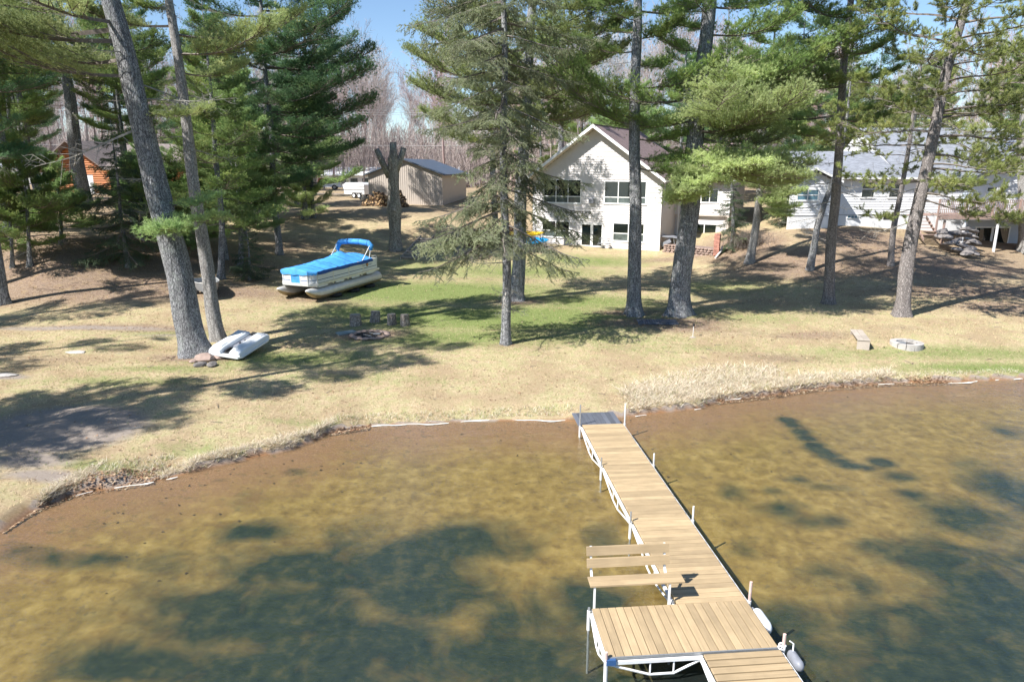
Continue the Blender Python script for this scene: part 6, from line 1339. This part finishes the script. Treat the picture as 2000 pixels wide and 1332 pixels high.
# ------------------------------------------------------------------ fire rings, stump seats, slab
fc = at_ground(723, 656); FR = thing('fire_ring', tuple(fc), 0, 'sunken fire ring of brown stones in front of the stump seats', 'fire ring')
rs_ = [rock_mesh('ring_stone', .23, .15, .08, 60 + s, M_stone_pink, 2) for s in range(4)]
for k in range(15): a = 2*PI*k/15; o = mobj('ring_stone', rs_[k % 4], FR); o.location = (.78*math.cos(a), .72*math.sin(a), .05); o.rotation_euler = (rk.uniform(-.1,.1), rk.uniform(-.1,.1), a + PI/2 + rk.uniform(-.2,.2))
MB().lathe([(.64, -.2), (.64, .045), (.60, .045), (.58, .012), (.02, .02)], 28).build('ash_bed', M_char, FR)
for k, (x, y, a, L) in enumerate([(-.3, .05, -.7, .5), (-.12, -.1, -.9, .42), (.1, .15, .2, .35), (.25, .1, 2.6, .4)]): m = MB(); m.tube([(x, y, .05), (x + L*math.cos(a), y + L*math.sin(a), .07)], .022, 6); m.build('stick', M_limb_dead, FR)
m = MB(); m.box(.12, .42, .05, .3, .04, .07); m.build('grate', M_galv, FR)
p = at_ground(676, 651); o = MB().bbox(-.42, .42, -.2, .2, -.02, .07, .015).build('concrete_slab', simple('slab_concrete', (.27,.32,.31), .9, .15)); o.location = tuple(p); o.rotation_euler = (0, 0, R(38)); tag(o, 'grey-green flat slab lying at the left rim of the fire ring', 'slab')
for i, (u, v, r, h, l) in enumerate([(695, 636, .26, .56, 'stump seat by the fire ring, leftmost and broadest of the four'), (733, 629, .23, .54, 'stump seat by the fire ring, farthest back, leaning slightly right'), (765, 634, .21, .52, 'stump seat by the fire ring, third from the left'), (791, 636, .21, .54, 'stump seat by the fire ring, rightmost of the four')]):
    p = at_ground(u, v); r0 = thing('stump_seat', (p[0], p[1], p[2] - .02), i * .8, l, 'stump seat', 'stump seats around the fire ring'); m = MB(); n = 22; rg = random.Random(i); ph = rg.uniform(0, 6); vs = []
    for z, k in ((-.05, 1.12), (.05, 1.08), (h*.5, .97), (h - .02, .95), (h, .92)):
        for j in range(n): a = 2*PI*j/n; rr = r*k*(1 + .05*math.sin(3*a+ph) + .03*math.sin(8*a+ph)); vs.append((rr*math.cos(a), rr*math.sin(a), z))
    m.add(vs, [(q*n+j, q*n+(j+1)%n, (q+1)*n+(j+1)%n, (q+1)*n+j) for q in range(4) for j in range(n)]); m.build('bark', M_stump, r0); m = MB(); m.add([(x*.985, y*.985, z) for x, y, z in vs[4*n:]] , [tuple(range(n))]); m.v = [(x, y, z + .003) for x, y, z in m.v]; m.build('cut_top', M_cut, r0)
    if i == 1: r0.rotation_euler = (0, R(6), .8)
fc = at_ground(1770, 676); FR2 = thing('stone_fire_pit', tuple(fc), 0, 'raised round fire pit of pale stone blocks beside the plank bench', 'fire pit')
nb = 12
for k in range(nb):
    a0, a1 = 2*PI*k/nb + .02, 2*PI*(k+1)/nb - .02; m = MB(); pts = []; hh = .17 + rk.uniform(-.01, .01)
    for rr in (.40, .64): pts.append([(rr*math.cos(a0 + (a1-a0)*q/4), rr*math.sin(a0 + (a1-a0)*q/4)) for q in range(5)])
    poly_ = pts[1] + pts[0][::-1]; m.prism(poly_, -.1, hh, 'z'); fix_normals(m.build('stone_block', M_stone_pale, FR2))
MB().lathe([(.395, -.1), (.395, .06), (.02, .08)], 24).build('ash_bed', M_char, FR2); m = MB(); m.bbox(-.35, -.05, -.05, .2, .08, .16, .02); m.build('charred_log', M_galv, FR2)
p0 = at_Y(1670, 650, 1); pb = at_ground(1671, 653); pf = at_ground(1685, 684); dd_ = (pf - pb)[:2]; Lb = float(np.hypot(*dd_)); BW = thing('plank_bench', tuple(pf), math.atan2(dd_[1], dd_[0]), 'pale plank bench without back on the grass left of the fire pit', 'bench')
print('bench len', Lb); Lb = min(Lb, 2.0)
m = MB(); m.bbox(-Lb, .02, -.245, -.005, .40, .44, .006); m.build('seat_board', M_boards, BW); m = MB(); m.bbox(-Lb, .02, .005, .245, .40, .44, .006); m.build('seat_board', M_boards, BW)
for x in (-.06, -Lb + .12): m = MB(); m.box(x, x + .05, -.24, .24, 0, .398); m.build('leg', M_boards, BW)
m = MB(); m.box(-Lb + .18, -.07, -.02, .02, .3, .398); m.build('stretcher', M_boards, BW)
# flat wooden mat, stake light
p = at_ground(1284, 631); MT_ = thing('wooden_mat', (p[0], p[1], p[2] + .03), R(-4), 'grey wooden slat mat lying on red pine needles', 'mat')
for k in range(16): o = (MB().bbox(0, .105, -.5, .5, 0, .045, .006).build('slat', M_mat, MT_) if k == 0 else mobj('slat', MT_.children[0].data, MT_)); o.location = (-.95 + k * .118, rk.uniform(-.02, .02), 0)
p = at_ground(1353, 659); SK = thing('stake_light', tuple(p), 0, 'thin white garden stake light right of the wooden mat', 'garden light')
MB().tube([(0, 0, 0), (.01, 0, .50)], .012, 6).build('stake', M_white, SK); MB().lathe([(.015, 0), (.05, .02), (.055, .09), (.02, .12)], 10, (.01, 0, .50)).build('lamp', M_char, SK); MB().lathe([(.14, 0), (.12, .02), (.02, .04)], 10).build('base', M_boards, SK)
# flat stones in the grass near the left path
for i, (u, v, s, l) in enumerate([(150, 689, .5, 'pale flat stone sunk in the grass of the left path'), (8, 733, .5, 'pale flat stone at the left edge above the dark bare patch')]):
    p = at_ground(u, v); o = mobj('flat_stone', rock_mesh('flat_stone', s, s * .4, .06, 200 + i, M_stone_pale, 2)); o.location = (p[0], p[1], p[2] + .0); tag(o, l, 'stone')
o = MB().box(-.9, .9, -.02, .02, 0, .03).build('branch_on_ground', M_limb_dead); p = at_ground(257, 838); o.location = tuple(p); o.rotation_euler = (0, 0, .25); o.scale = (.35, 1, 1); tag(o, 'short pale stick lying beside the dark bare patch on the left', 'stick')
print('objects', len(bpy.data.objects))
